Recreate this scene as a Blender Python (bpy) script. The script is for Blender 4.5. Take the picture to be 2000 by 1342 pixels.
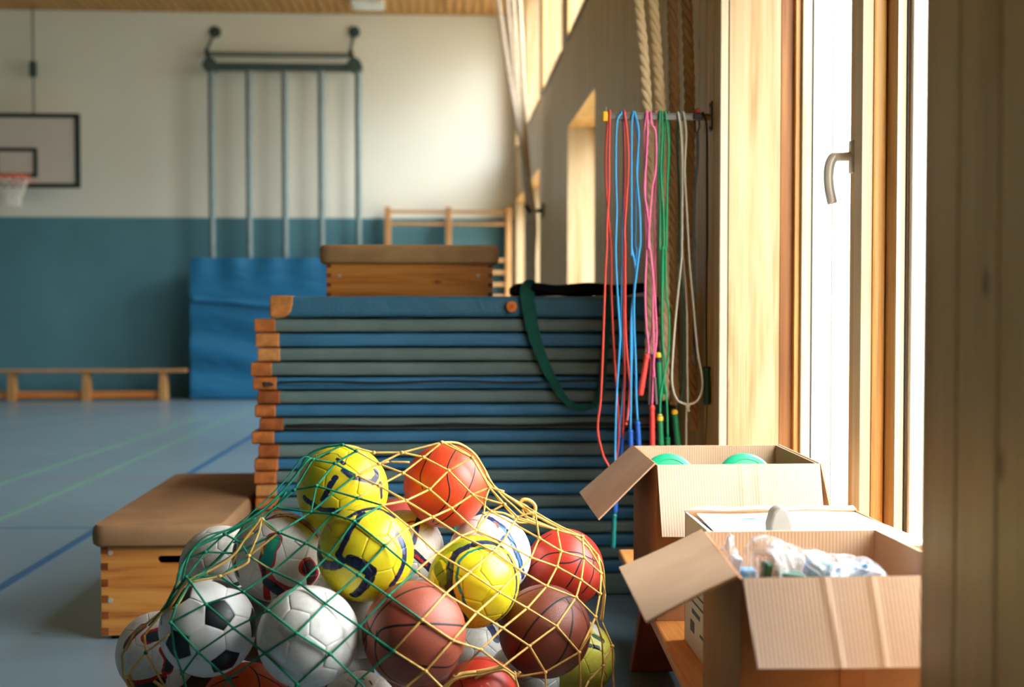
import bpy, bmesh, math, random
import numpy as np
from mathutils import Vector, Matrix, Quaternion
random.seed(7)
for o in list(bpy.data.objects): bpy.data.objects.remove(o)
S = bpy.context.scene
COL = S.collection
PI = math.pi
# ------------------------------------------------------------------ camera
FPX = 2400.0
CAM = Vector((0, 0, 1.26))
yaw, pitch = math.atan(135/FPX), math.atan(71/FPX)
cd = bpy.data.cameras.new('camera'); cam = bpy.data.objects.new('camera', cd); COL.objects.link(cam)
cd.sensor_width = 36; cd.lens = FPX/2000*36; cd.clip_start = .05; cd.clip_end = 200
cam.location = CAM; cam.rotation_euler = (PI/2-pitch, 0, -yaw)
cd.dof.use_dof = True; cd.dof.focus_distance = 3.45; cd.dof.aperture_fstop = 2.1
S.camera = cam
RM = cam.rotation_euler.to_matrix()
def ray(px, py): return RM @ Vector(((px-1000)/FPX, -(py-671)/FPX, -1))
def U(px, py, Y):
    d = ray(px, py); return CAM + d*(Y/d.y)
def UX(px, py, X):                      # on the plane x = X
    d = ray(px, py); return CAM + d*(X/d.x)
def UF(px, py, z=0.0):                  # on a horizontal plane
    d = ray(px, py); return CAM + d*((z-CAM.z)/d.z)
# ------------------------------------------------------------------ world and exposure
EXPO = 0.52
W = bpy.data.worlds.new('world'); S.world = W; W.use_nodes = True
nt = W.node_tree; nt.nodes.clear()
wo = nt.nodes.new('ShaderNodeOutputWorld'); bg = nt.nodes.new('ShaderNodeBackground')
tc = nt.nodes.new('ShaderNodeTexCoord'); sx = nt.nodes.new('ShaderNodeSeparateXYZ')
cr = nt.nodes.new('ShaderNodeValToRGB')
nt.links.new(tc.outputs['Generated'], sx.inputs[0])
mr = nt.nodes.new('ShaderNodeMapRange'); mr.inputs[1].default_value = -1; mr.inputs[2].default_value = 1
nt.links.new(sx.outputs['Z'], mr.inputs[0]); nt.links.new(mr.outputs[0], cr.inputs[0])
e = cr.color_ramp.elements
e[0].position = .44; e[0].color = (.20, .20, .15, 1)          # ground outside
e[1].position = .70; e[1].color = (.97, 1, .97, 1)             # bright overcast sky
a = e.new(.50); a.color = (.30, .30, .26, 1)                    # hazy treeline
a = e.new(.60); a.color = (.36, .36, .34, 1)
a = e.new(1.0); a.color = (.88, .97, 1, 1)
nt.links.new(cr.outputs[0], bg.inputs[0]); bg.inputs[1].default_value = 15.0
nt.links.new(bg.outputs[0], wo.inputs[0])
vs = S.view_settings
S.display_settings.display_device = 'sRGB'
vs.view_transform = 'Standard'; vs.look = 'None'; vs.gamma = 1; vs.use_curve_mapping = False; vs.exposure = EXPO
S.cycles.max_bounces = 10; S.cycles.diffuse_bounces = 6; S.cycles.glossy_bounces = 4; S.cycles.transparent_max_bounces = 16
S.cycles.caustics_reflective = False; S.cycles.caustics_refractive = False; S.cycles.sample_clamp_indirect = 8
def portal(x, y0, y1, z0, z1):
    l = bpy.data.lights.new('window_daylight', 'AREA'); l.shape = 'RECTANGLE'; l.size = z1-z0; l.size_y = y1-y0
    l.cycles.is_portal = True
    o = bpy.data.objects.new('window_daylight', l); COL.objects.link(o)
    o.location = (x, (y0+y1)/2, (z0+z1)/2); o.rotation_euler = (0, PI/2, 0)   # looks towards -x
    return o
# ------------------------------------------------------------------ material helpers
def L(r, g=None, b=None):
    if g is None: r, g, b = r
    f = lambda c: (c/255/12.92) if c/255 <= .04045 else ((c/255+.055)/1.055)**2.4
    return (f(r), f(g), f(b), 1)
class NT:
    def __init__(s, name):
        s.m = bpy.data.materials.new(name); s.m.use_nodes = True; s.t = s.m.node_tree; s.t.nodes.clear()
        s.out = s.n('OutputMaterial'); s.p = s.n('BsdfPrincipled'); s.t.links.new(s.p.outputs[0], s.out.inputs[0])
    def n(s, k, **kw):
        x = s.t.nodes.new('ShaderNode'+k)
        for a, b in kw.items(): setattr(x, a, b)
        return x
    def put(s, sock, v):
        if isinstance(v, bpy.types.NodeSocket): s.t.links.new(v, sock)
        elif v is not None:
            if hasattr(sock.default_value, '__len__') and not hasattr(v, '__len__'): v = (v,)*len(sock.default_value)
            if hasattr(sock.default_value, '__len__'): v = tuple(v)[:len(sock.default_value)]
            sock.default_value = v
    def math(s, op, a, b=None, c=None, clamp=False):
        x = s.n('Math', operation=op, use_clamp=clamp); s.put(x.inputs[0], a)
        if b is not None: s.put(x.inputs[1], b)
        if c is not None: s.put(x.inputs[2], c)
        return x.outputs[0]
    def vm(s, op, a, b=None, out=0):
        x = s.n('VectorMath', operation=op); s.put(x.inputs[0], a)
        if b is not None:
            s.put(x.inputs[3 if op == 'SCALE' else 1], b)
        return x.outputs[out]
    def pos(s, rnd=True):
        g = s.n('NewGeometry').outputs['Position']
        if not rnd: return g
        r = s.n('ObjectInfo').outputs['Random']
        c = s.n('CombineXYZ'); s.put(c.inputs[0], s.math('MULTIPLY', r, 37.)); s.put(c.inputs[1], s.math('MULTIPLY', r, 91.)); s.put(c.inputs[2], s.math('MULTIPLY', r, 13.))
        return s.vm('ADD', g, c.outputs[0])
    def noise(s, v, sc, det=3, rough=.55, dist=0):
        x = s.n('TexNoise'); s.put(x.inputs['Vector'], v); x.inputs['Scale'].default_value = sc
        x.inputs['Detail'].default_value = det; x.inputs['Roughness'].default_value = rough; x.inputs['Distortion'].default_value = dist
        return x.outputs['Fac']
    def ramp(s, f, stops):
        x = s.n('ValToRGB'); s.put(x.inputs[0], f); el = x.color_ramp.elements
        while len(el) > 1: el.remove(el[-1])
        el[0].position = stops[0][0]; el[0].color = stops[0][1]
        for p, c in stops[1:]:
            q = el.new(p); q.color = c
        return x.outputs[0]
    def mix(s, f, a, b, mode='MIX'):
        x = s.n('Mix', data_type='RGBA', blend_type=mode); s.put(x.inputs[0], f); s.put(x.inputs[6], a); s.put(x.inputs[7], b)
        return x.outputs[2]
    def bump(s, h, strength=.3, dist=.002, normal=None):
        x = s.n('Bump'); x.inputs['Strength'].default_value = strength; x.inputs['Distance'].default_value = dist
        s.put(x.inputs['Height'], h)
        if normal: s.put(x.inputs['Normal'], normal)
        s.put(s.p.inputs['Normal'], x.outputs[0]); return x.outputs[0]
    def fin(s, col=None, rough=None, metal=None, spec=None, **kw):
        if col is not None: s.put(s.p.inputs['Base Color'], col)
        if rough is not None: s.put(s.p.inputs['Roughness'], rough)
        if metal is not None: s.put(s.p.inputs['Metallic'], metal)
        if spec is not None: s.put(s.p.inputs['Specular IOR Level'], spec)
        for k, v in kw.items(): s.put(s.p.inputs[k.replace('_', ' ')], v)
        return s.m
MC = {}
def plain(name, rgb, rough=.5, metal=0, spec=.4, var=.10, sc=9., bump=0, bsc=120):
    if name in MC: return MC[name]
    t = NT(name); v = t.pos(); c = L(rgb); f = t.noise(v, sc)
    d = tuple(x*(1-var*1.6) for x in c[:3])+(1,); h = tuple(min(1, x*(1+var)) for x in c[:3])+(1,)
    col = t.ramp(f, [(.3, d), (.7, h)])
    if bump: t.bump(t.noise(v, bsc, 2), bump, .002)
    MC[name] = t.fin(col, rough, metal, spec); return MC[name]
def wood(name, light, mid, dark, axis=2, sc=1., rough=.45, knots=True, spec=.4, coarse=1., fine=.35):
    if name in MC: return MC[name]
    t = NT(name); v = t.pos()
    m = [9*sc]*3; m[axis] = .7*sc
    w = t.vm('MULTIPLY', v, tuple(m))
    f1 = t.noise(w, 1.6*coarse, 3, .55, .6)
    m2 = [150*sc]*3; m2[axis] = 3*sc
    f2 = t.noise(t.vm('MULTIPLY', v, tuple(m2)), 1., 2, .6)
    f = t.math('ADD', t.math('MULTIPLY', f1, 1-fine), t.math('MULTIPLY', f2, fine))
    r = t.n('ObjectInfo').outputs['Random']
    f = t.math('ADD', f, t.math('MULTIPLY', t.math('SUBTRACT', r, .5), .10))
    col = t.ramp(f, [(.30, L(dark)), (.45, L(mid)), (.60, L(light)), (.8, L(light))])
    if knots:
        k = [5.5]*3; k[axis] = 2.6
        vo = t.n('TexVoronoi'); t.put(vo.inputs['Vector'], t.vm('MULTIPLY', v, tuple(k))); vo.inputs['Scale'].default_value = 1.25
        km = t.ramp(vo.outputs['Distance'], [(.055, (1, 1, 1, 1)), (.10, (0, 0, 0, 1))])
        col = t.mix(t.math('MULTIPLY', km, .7), col, L([c*.55 for c in dark]))
    t.bump(f2, .12, .001)
    MC[name] = t.fin(col, rough, 0, spec); return MC[name]
# ------------------------------------------------------------------ mesh helpers
WL = {}
def loc_of(o): return WL.get(o.name, Vector((0, 0, 0))) if o else Vector((0, 0, 0))
def tag(o, label=None, cat=None, group=None, kind=None):
    if label: o['label'] = label
    if cat: o['category'] = cat
    if group: o['group'] = group
    if kind: o['kind'] = kind
    return o
def thing(name, label, cat, loc, group=None):
    o = bpy.data.objects.new(name, None); COL.objects.link(o); o.location = loc; o.empty_display_size = .05
    WL[o.name] = Vector(loc); return tag(o, label, cat, group)
def link(name, me, mat=None, parent=None, loc=None):
    o = bpy.data.objects.new(name, me); COL.objects.link(o)
    if parent: o.parent = parent
    if loc is not None: o.location = loc
    if mat and not me.materials: me.materials.append(mat)
    return o
class MB:
    def __init__(s): s.v = []; s.f = []
    def add(s, vs, fs):
        n = len(s.v); s.v += [Vector(p) for p in vs]; s.f += [tuple(i+n for i in q) for q in fs]; return s
    def box(s, x0, x1, y0, y1, z0, z1):
        return s.hexa([(x0,y0,z0),(x1,y0,z0),(x1,y1,z0),(x0,y1,z0),(x0,y0,z1),(x1,y0,z1),(x1,y1,z1),(x0,y1,z1)])
    def hexa(s, p): return s.add(p, [(0,3,2,1),(4,5,6,7),(0,1,5,4),(1,2,6,5),(2,3,7,6),(3,0,4,7)])
    def cyl(s, a, b, r, n=16, r2=None, caps=True):
        a = Vector(a); b = Vector(b); return s.tube([a, b], [r, r if r2 is None else r2], n, caps)
    def tube(s, pts, r, n=8, caps=True, flat=1.0):
        pts = [Vector(p) for p in pts]; N = len(pts)
        if not hasattr(r, '__len__'): r = [r]*N
        t0 = (pts[1]-pts[0]).normalized(); ref = Vector((0, 0, 1)) if abs(t0.z) < .9 else Vector((1, 0, 0))
        u = t0.cross(ref).normalized(); vs = []
        for i, p in enumerate(pts):
            t = (pts[min(i+1, N-1)]-pts[max(i-1, 0)])
            t = t.normalized() if t.length > 1e-9 else t0
            u = (u - t*u.dot(t)); u = u.normalized() if u.length > 1e-6 else t.orthogonal().normalized()
            w = t.cross(u)
            for k in range(n):
                a = 2*PI*k/n; vs.append(p + u*(r[i]*math.cos(a)) + w*(r[i]*flat*math.sin(a)))
        fs = [(i*n+k, i*n+(k+1) % n, (i+1)*n+(k+1) % n, (i+1)*n+k) for i in range(N-1) for k in range(n)]
        if caps: fs += [tuple(range(n-1, -1, -1)), tuple((N-1)*n+k for k in range(n))]
        return s.add(vs, fs)
    def ball(s, c, r, n=8, m=6, sc=(1, 1, 1)):
        c = Vector(c); vs = [c+Vector((0, 0, r*sc[2]))]
        for j in range(1, m):
            th = PI*j/m
            for k in range(n):
                a = 2*PI*k/n; vs.append(c+Vector((r*sc[0]*math.sin(th)*math.cos(a), r*sc[1]*math.sin(th)*math.sin(a), r*sc[2]*math.cos(th))))
        vs.append(c-Vector((0, 0, r*sc[2]))); fs = [(0, 1+k, 1+(k+1) % n) for k in range(n)]
        for j in range(m-2):
            for k in range(n): fs.append((1+j*n+k, 1+(j+1)*n+k, 1+(j+1)*n+(k+1) % n, 1+j*n+(k+1) % n))
        e = len(vs)-1; fs += [(e, 1+(m-2)*n+(k+1) % n, 1+(m-2)*n+k) for k in range(n)]
        return s.add(vs, fs)
    def sheet(s, a, b, c, d, th, nu=6, nv=4, warp=None):
        """thin slab a-b-c-d (a,b hinge edge; d,c outer edge), thickness th"""
        a, b, c, d = map(Vector, (a, b, c, d)); nrm = (b-a).cross(d-a).normalized(); vs = []
        for side in (0, 1):
            for j in range(nv+1):
                for i in range(nu+1):
                    u = i/nu; v = j/nv
                    p = (a*(1-u)+b*u)*(1-v)+(d*(1-u)+c*u)*v
                    if warp: p = p + nrm*warp(u, v)
                    vs.append(p + nrm*(th*(.5-side)))
        K = (nu+1)*(nv+1); fs = []
        ix = lambda i, j: j*(nu+1)+i
        for j in range(nv):
            for i in range(nu):
                q = (ix(i, j), ix(i+1, j), ix(i+1, j+1), ix(i, j+1)); fs.append(q); fs.append(tuple(K+k for k in q[::-1]))
        ring = [ix(i, 0) for i in range(nu)]+[ix(nu, j) for j in range(nv)]+[ix(i, nv) for i in range(nu, 0, -1)]+[ix(0, j) for j in range(nv, 0, -1)]
        for k in range(len(ring)):
            p, q = ring[k], ring[(k+1) % len(ring)]; fs.append((p, K+p, K+q, q))
        return s.add(vs, fs)
    def build(s, name, mat, parent=None, smooth=False, bevel=0, seg=2, kind=None, label=None, cat=None, group=None, sub=0):
        me = bpy.data.meshes.new(name); base = loc_of(parent)
        if parent and parent.name in WL: pass
        orig = base
        if parent is None and s.v:
            lo = Vector([min(p[i] for p in s.v) for i in range(3)]); hi = Vector([max(p[i] for p in s.v) for i in range(3)])
            orig = Vector(((lo.x+hi.x)/2, (lo.y+hi.y)/2, lo.z))
        me.from_pydata([tuple(p-orig) for p in s.v], [], s.f)
        bm = bmesh.new(); bm.from_mesh(me); bmesh.ops.recalc_face_normals(bm, faces=bm.faces); bm.to_mesh(me); bm.free()
        if smooth:
            me.polygons.foreach_set('use_smooth', [True]*len(me.polygons))
        o = link(name, me, mat, parent)
        if parent is None: o.location = orig
        WL[o.name] = Vector(orig)
        if bevel:
            b = o.modifiers.new('bevel', 'BEVEL'); b.width = bevel; b.segments = seg; b.limit_method = 'ANGLE'; b.angle_limit = .6
        if sub:
            b = o.modifiers.new('sub', 'SUBSURF'); b.levels = sub; b.render_levels = sub
        if smooth == 'auto':
            me.set_sharp_from_angle(angle=.7)
        return tag(o, label, cat, group, kind)
def spline(pts, n=6):
    """Catmull-Rom through 3-D points"""
    pts = [Vector(p) for p in pts]; P = [pts[0]*2-pts[1]]+pts+[pts[-1]*2-pts[-2]]; out = []
    for i in range(1, len(P)-2):
        for k in range(n):
            t = k/n; a, b, c, d = P[i-1:i+3]
            out.append(.5*((2*b)+(c-a)*t+(2*a-5*b+4*c-d)*t*t+(3*b-a-3*c+d)*t**3))
    out.append(pts[-1]); return out

# ------------------------------------------------------------------ room dimensions
XW, XO = 1.03, 1.31            # inner face of the window wall, inner face of the window frames
YB, XL, YF, ZC = 17.6, -10.5, -6.0, 5.4
SILL, HEAD = .33, 2.76
LOWW = [(.38, .93), (2.0, 4.51), (8.3, 10.15), (13.1, 15.3), (15.55, 17.3)]  # first opening is unseen, placed and narrowed to light the box fronts
CLER = [(5.5, 7.65), (8.0, 10.2), (10.6, 12.75), (13.1, 15.3), (15.55, 17.3)]
CZ0, CZ1 = 3.45, 5.3
W_WALL = wood('window_wall_spruce', (220, 184, 124), (206, 170, 110), (176, 140, 88), 2, 1.0, .42, True, .35)
W_PIER = wood('pier_spruce', (236, 194, 132), (224, 180, 116), (192, 146, 88), 2, .8, .34, True, .45)
W_REV = wood('reveal_spruce', (190, 170, 140), (182, 156, 118), (152, 110, 64), 2, .9, .38, True, .3, coarse=.8, fine=.25)
W_FRAME = wood('window_frame_pine', (226, 178, 108), (208, 152, 82), (158, 98, 44), 2, .8, .35, False, .4)
W_PALE = wood('pale_spruce_edge', (196, 182, 156), (190, 174, 144), (178, 152, 112), 2, .8, .38, False, .35)
BLACK = plain('black_rubber', (22, 22, 22), .6)
GREY = plain('dark_backing', (52, 42, 32), .8)

# floor, ceiling, walls ------------------------------------------------
t = NT('gym_floor'); v = t.pos(False)
c = t.ramp(t.noise(v, .8, 4, .6), [(.3, L(104, 128, 144)), (.7, L(112, 136, 150))])
M_FLOOR = t.fin(c, t.ramp(t.noise(v, 3, 3), [(.2, (.27,)*3+(1,)), (.8, (.31,)*3+(1,))]), 0, .5)
floor = MB().box(XL-.3, 2.2, YF-.3, YB+.3, -.1, 0).build('floor', M_FLOOR, kind='structure')
def floor_line(pts, w, col, name):
    a, b = [UF(*p) for p in pts]; d = (b-a).normalized(); n = Vector((-d.y, d.x, 0))*w/2
    a = a-d*1.5; z = Vector((0, 0, .0012)); m = MB()
    m.hexa([a-n, b-n, b+n, a+n, a-n+z, b-n+z, b+n+z, a+n+z]).build('floor_line', plain(name, col, .3, var=.05), floor)
floor_line([(0, 945), (400, 812)], .05, (104, 150, 134), 'green_court_paint')
floor_line([(0, 1013), (560, 767)], .05, (96, 146, 126), 'green_court_paint')
floor_line([(0, 1148), (620, 775)], .055, (34, 88, 138), 'blue_court_paint')
floor_line([(0, 1031), (520, 1030)], .025, (60, 108, 150), 'blue_court_paint_thin')
floor_line([(0, 936), (520, 932)], .02, (150, 118, 122), 'red_court_paint')
floor_line([(0, 842), (380, 786)], .04, (70, 98, 118), 'slate_court_paint')
M_CEIL = wood('ceiling_spruce', (196, 148, 84), (184, 134, 72), (150, 104, 52), 1, .8, .5, False, .3)
ceiling = MB().box(XL-.3, 1.6, YF-.3, YB+.3, ZC+.02, ZC+.2).build('ceiling', plain('ceiling_backing', (150, 108, 58), .7), kind='structure')
x = -8.2; k = 0; slme = None
while x < 1.0:
    m = MB().box(x, x+.108, 14.6, YB-.01, ZC-.004, ZC+.02)
    if slme is None:
        o = m.build('slat', M_CEIL, ceiling, bevel=.004, seg=1); slme = o; x0 = x
    else:
        o = slme.copy(); COL.objects.link(o); o.location = (x-x0, 0, 0)
    x += .125
MB().box(XL, XW, YF, 14.6, ZC-.004, ZC+.02).build('slat_field', M_CEIL, ceiling, kind='stuff')
# back wall: white above, blue below
t = NT('white_wall_paint'); v = t.pos(False)
M_WHITE = t.fin(t.ramp(t.noise(v, .5, 3), [(.3, L(226, 228, 218)), (.7, L(234, 236, 228))]), .75, 0, .2)
wall_back = MB().box(XL-.3, 1.6, YB, YB+.25, 0, ZC+.1).build('wall_back', M_WHITE, kind='structure')
M_BLUE = plain('blue_wall_paint', (84, 134, 150), .55, 0, .3, .06, 1.2)
wz = U(600, 426, YB).z
MB().box(XL, XW, YB-.02, YB, 0, wz).build('trim_1', M_BLUE, bevel=.006, kind='structure')
wall_left = MB().box(XL-.25, XL, YF, YB, 0, ZC+.1).build('wall_left', M_WHITE, kind='structure')
MB().box(XL, XL+.02, YF, YB-.02, 0, wz).build('trim_2', M_BLUE, kind='structure')
MB().box(XL-.25, 1.6, YF-.25, YF, 0, ZC+.1).build('wall_front', M_WHITE, kind='structure')
# the window wall: backing strips around the openings, planks on its face
wr = MB(); XE = 1.45
def holes_at(y):
    h = []
    for a, b in LOWW:
        if a < y < b: h.append((SILL, HEAD))
    for a, b in CLER:
        if a < y < b: h.append((CZ0, CZ1))
    return sorted(h)
cuts = sorted({YF, YB} | {q for ab in LOWW+CLER for q in ab})
for a, b in zip(cuts[:-1], cuts[1:]):
    z = 0
    for h0, h1 in holes_at((a+b)/2)+[(ZC+.1, 0)]:
        wr.box(XW+.02, XE, a, b, z, h0); z = h1
wall_right = wr.build('wall_right', GREY, kind='structure')
y = -2.0; PW = .134
def seg(y0, y1, z0, z1):
    MB().box(XW, XW+.022, y0, y1, z0, z1).build('plank', W_WALL, wall_right, bevel=.0035, seg=1)
# planks are laid bay by bay so that their ends meet the openings
edges = sorted({-2.6, YB-.02} | {q for ab in LOWW for q in ab})
for a, b in zip(edges[:-1], edges[1:]):
    n = max(1, round((b-a)/PW)); w = (b-a)/n
    for i in range(n):
        y0, y1 = a+i*w+.002, a+(i+1)*w-.002; ym = (y0+y1)/2
        hs = holes_at(ym); z = .0
        for h0, h1 in hs+[(ZC-.005, 0)]:
            if h0 > z: seg(y0, y1, z, h0)
            z = h1
# the near pier that closes the right of the picture
PX, PY1 = .755, 1.90
pier = MB().box(PX+.02, XW+.02, .95, PY1-.02, 0, ZC).build('wall_pier', GREY, kind='structure')
for i in range(7):
    y1 = PY1-i*.1335; y0 = y1-.1305
    MB().box(PX, PX+.022, y0, y1, 0, ZC-.01).build('plank', W_PIER, pier, bevel=.004, seg=2)
for i in range(2):
    MB().box(PX+.024+i*.13, PX+.15+i*.13, PY1-.021, PY1-.001, 0, ZC-.01).build('plank', W_PIER, pier, bevel=.003, seg=1)
# reveals of all openings
t = NT('window_glass')
tr = t.n('BsdfTransparent'); gl = t.n('BsdfGlossy'); gl.inputs['Roughness'].default_value = .02; lw = t.n('LayerWeight'); lw.inputs[0].default_value = .35
mx = t.n('MixShader'); t.put(mx.inputs[0], t.math('MULTIPLY', lw.outputs['Facing'], .25)); t.put(mx.inputs[1], tr.outputs[0]); t.put(mx.inputs[2], gl.outputs[0])
t.t.links.new(mx.outputs[0], t.out.inputs[0]); t.t.nodes.remove(t.p); GLASS = t.m
def simple_window(k, a, b, z0, z1, low):
    w = thing('window_%d' % k, None, None, (XO, (a+b)/2, z0)); w['kind'] = 'structure'
    m = MB(); T = .018
    m.box(XW-.001, XO, b-T, b, z0, z1); m.build('reveal_board', W_REV, w, bevel=.002)
    MB().box(XW-.001, XO, a, a+T, z0, z1).build('reveal_board', W_REV, w, bevel=.002)
    MB().box(XW-.001, XO, a+T, b-T, z1-T, z1).build('head_board', W_FRAME, w, bevel=.002)
    MB().box(XW-.015, XO, a+T, b-T, z0, z0+T).build('sill_board', W_REV, w, bevel=.002)
    f = MB(); F = .07
    f.box(XO, XO+.08, a, a+F, z0, z1).box(XO, XO+.08, b-F, b, z0, z1).box(XO, XO+.08, a+F, b-F, z1-F, z1).box(XO, XO+.08, a+F, b-F, z0, z0+F)
    mid = (a+b)/2; f.box(XO, XO+.08, mid-.05, mid+.05, z0+F, z1-F)
    f.build('window_frame', W_FRAME, w, bevel=.003)
    for p, q in ((a+F, mid-.05), (mid+.05, b-F)):
        MB().box(XO+.04, XO+.052, p, q, z0+F, z1-F).build('pane', GLASS, w)
    portal(XE+.01, a, b, z0, z1)
k = 2
for i, (a, b) in enumerate(LOWW):
    if i == 1: continue
    simple_window(k, a, b, SILL, HEAD, True); k += 1
for a, b in CLER: simple_window(k, a, b, CZ0, CZ1, False); k += 1
# the near window in detail ---------------------------------------------
w1 = thing('window_1', None, None, (XO, 3.2, SILL)); w1['kind'] = 'structure'
A, B_ = LOWW[1]; Z0, Z1 = SILL, HEAD+.6      # its head stays out of frame
Z1 = HEAD
MB().box(XW-.006, XW+.024, B_-.001, B_+.03, Z0, Z1).build('corner_batten', W_PALE, w1, bevel=.003)
xs_ = U(1522, 600, B_).x
MB().box(XW+.026, xs_-.0005, B_-.004, B_+.02, Z0, Z1).build('reveal_board', W_REV, w1, bevel=.002)
MB().box(xs_+.0005, XO-.01, B_-.005, B_+.02, Z0, Z1).build('reveal_board', wood('heartwood_pine', (164, 112, 62), (142, 88, 42), (104, 58, 24), 2, .8, .38, False, .3), w1, bevel=.002)
MB().box(XO-.012, XO+.006, B_-.03, B_+.02, Z0, Z1).build('corner_batten', W_FRAME, w1, bevel=.002)
MB().box(XW-.001, XO, A, A+.02, Z0, Z1).build('reveal_board', W_REV, w1, bevel=.002)
MB().box(XW-.001, XO, A, B_, Z1-.02, Z1).build('head_board', W_FRAME, w1, bevel=.002)
MB().box(XW-.02, XO, A, B_, Z0-.0, Z0+.02).build('sill_board', W_REV, w1, bevel=.003)
def yat(px, X): return UX(px, 600, X).y
yf = yat(1578, XO+.012)
MB().box(XO+.008, XO+.043, B_-.05, B_+.02, Z0, Z1).build('window_frame', W_PALE, w1, bevel=.002)
MB().box(XO+.043, XO+.049, B_-.052, B_+.02, Z0, Z1).build('seal', BLACK, w1)
MB().box(XO+.049, XO+.12, B_-.045, B_+.02, Z0, Z1).build('sash_stile', plain('white_sash_paint', (244, 243, 238), .35, var=.02), w1)
ys1, ys0 = yat(1658, XO-.01), yat(1681, XO-.01)
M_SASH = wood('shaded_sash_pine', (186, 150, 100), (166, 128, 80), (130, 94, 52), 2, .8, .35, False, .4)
MB().box(XO+.055, XO+.063, ys0+.02, B_-.046, Z0+.05, Z1-.05).build('pane', GLASS, w1)
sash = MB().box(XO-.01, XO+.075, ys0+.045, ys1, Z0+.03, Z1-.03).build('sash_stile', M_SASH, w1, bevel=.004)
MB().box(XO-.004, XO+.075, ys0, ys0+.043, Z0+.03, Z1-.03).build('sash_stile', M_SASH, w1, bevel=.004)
ym = ys0-.075
def xat(px, Y): return U(px, 600, Y).x
xa_, xb_, xc_, xd_ = xat(1681, ym), xat(1702, ym), xat(1728, ym), xat(1768, ym-.09)
MB().box(xa_, xb_, ym, ys0-.004, Z0, Z1).build('mullion', W_PALE, w1, bevel=.002)
MB().box(xb_+.002, xc_, ym-.002, ys0-.004, Z0, Z1).build('mullion', W_FRAME, w1, bevel=.006)
y2 = yat(1747, xc_+.004)
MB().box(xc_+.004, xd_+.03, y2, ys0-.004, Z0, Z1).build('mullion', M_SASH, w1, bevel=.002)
xd_ = xat(1766, y2-.004)
MB().box(xat(1747, y2)+.002, xd_, y2-.006, y2-.001, Z0, Z1).build('window_frame', W_PALE, w1)
MB().box(xd_+.001, xd_+.004, y2-.012, y2-.001, Z0, Z1).build('seal', BLACK, w1)
MB().box(xd_+.012, xd_+.03, y2-.03, y2-.001, Z0+.03, Z1-.03).build('sash_stile', plain('white_sash_paint', (244, 243, 238), .35), w1, bevel=.003)
MB().box(xd_+.015, xd_+.022, A+.06, y2-.03, Z0+.05, Z1-.05).build('pane', GLASS, w1)
MB().box(XO+.06, XO+.12, A, A+.06, Z0, Z1).build('window_frame', W_FRAME, w1, bevel=.003)
MB().box(XO, XO+.08, A+.06, B_-.1, Z0+.02, Z0+.07).box(XO, XO+.08, A+.06, B_-.1, Z1-.07, Z1-.02).build('window_frame', W_FRAME, w1, bevel=.003)
portal(XE+.01, A, B_, Z0, Z1)
# handle
STEEL = plain('brushed_steel', (200, 194, 184), .35, .25, .5, .03)
hy = (ys0+.045+ys1)/2; zt = U(1658, 305, hy).z
hd = MB().box(XO-.022, XO-.008, hy-.016, hy+.016, zt-.055, zt+.05).build('window_handle', STEEL, w1, bevel=.005, seg=3, smooth='auto')
def hp(px, py): return U(px, py, hy)
MB().tube(spline([Vector((XO-.02, hy, zt)), hp(1646, 306), hp(1630, 307), hp(1622, 318), hp(1618.5, 340), hp(1620, 368), hp(1626, 398)], 6),
          [.015]*12+[.0165]*12+[.016]*12+[.015], 12, flat=1).build('lever', STEEL, hd, smooth=True)
# ================================================================== back of the gym
STEELB = plain('blue_grey_tube', (114, 132, 136), .45, .2, .4)
DKTUBE = plain('dark_green_grey_steel', (66, 84, 82), .5, .2, .4)
ORG = wood('orange_lacquered_pine', (214, 140, 70), (196, 118, 52), (150, 78, 28), 0, .9, .35, True, .45)
TAN = wood('tan_bar_wood', (196, 150, 100), (182, 134, 84), (150, 104, 62), 2, .9, .4, False)
# climbing pole frame on the wall
def W_(px, py, Y): return U(px, py, Y)
fr = thing('climbing_pole_frame', 'blue-grey steel frame of five vertical climbing poles on the back wall', 'climbing frame', (W_(557, 300, 17.3).x, 17.3, 0))
for px in (414, 487, 557, 628, 700):
    p = W_(px, 400, 17.3); q = W_(px, 128, 17.3)
    MB().cyl((p.x, 17.3, 0.0), (p.x, 17.3, q.z), .045, 14).build('pole', STEELB, fr, smooth='auto')
a, b = W_(406, 130, 17.3), W_(708, 132, 17.3)
MB().box(a.x, b.x, 17.24, 17.36, a.z-.05, a.z+.05).build('crossbar', DKTUBE, fr, bevel=.01)
a, b = W_(400, 105, 17.45), W_(690, 105, 17.45)
MB().box(a.x, b.x, 17.42, 17.48, a.z-.03, a.z+.03).build('crossbar', STEELB, fr, bevel=.01)
for px, qx in ((403, 420), (684, 692)):
    a, b, c = W_(px+8, 128, 17.3), W_(px, 98, 17.45), W_(qx, 62, YB-.03)
    MB().tube([a, b], .035, 8).tube([b, c], .02, 8).build('bracket_arm', DKTUBE, fr)
    MB().cyl(c, c+Vector((0, .04, 0)), .08, 14).build('wall_plate', DKTUBE, fr)
    MB().cyl((a.x, 17.22, a.z), (a.x, 17.4, a.z), .10, 14).build('pivot', DKTUBE, fr)
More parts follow.
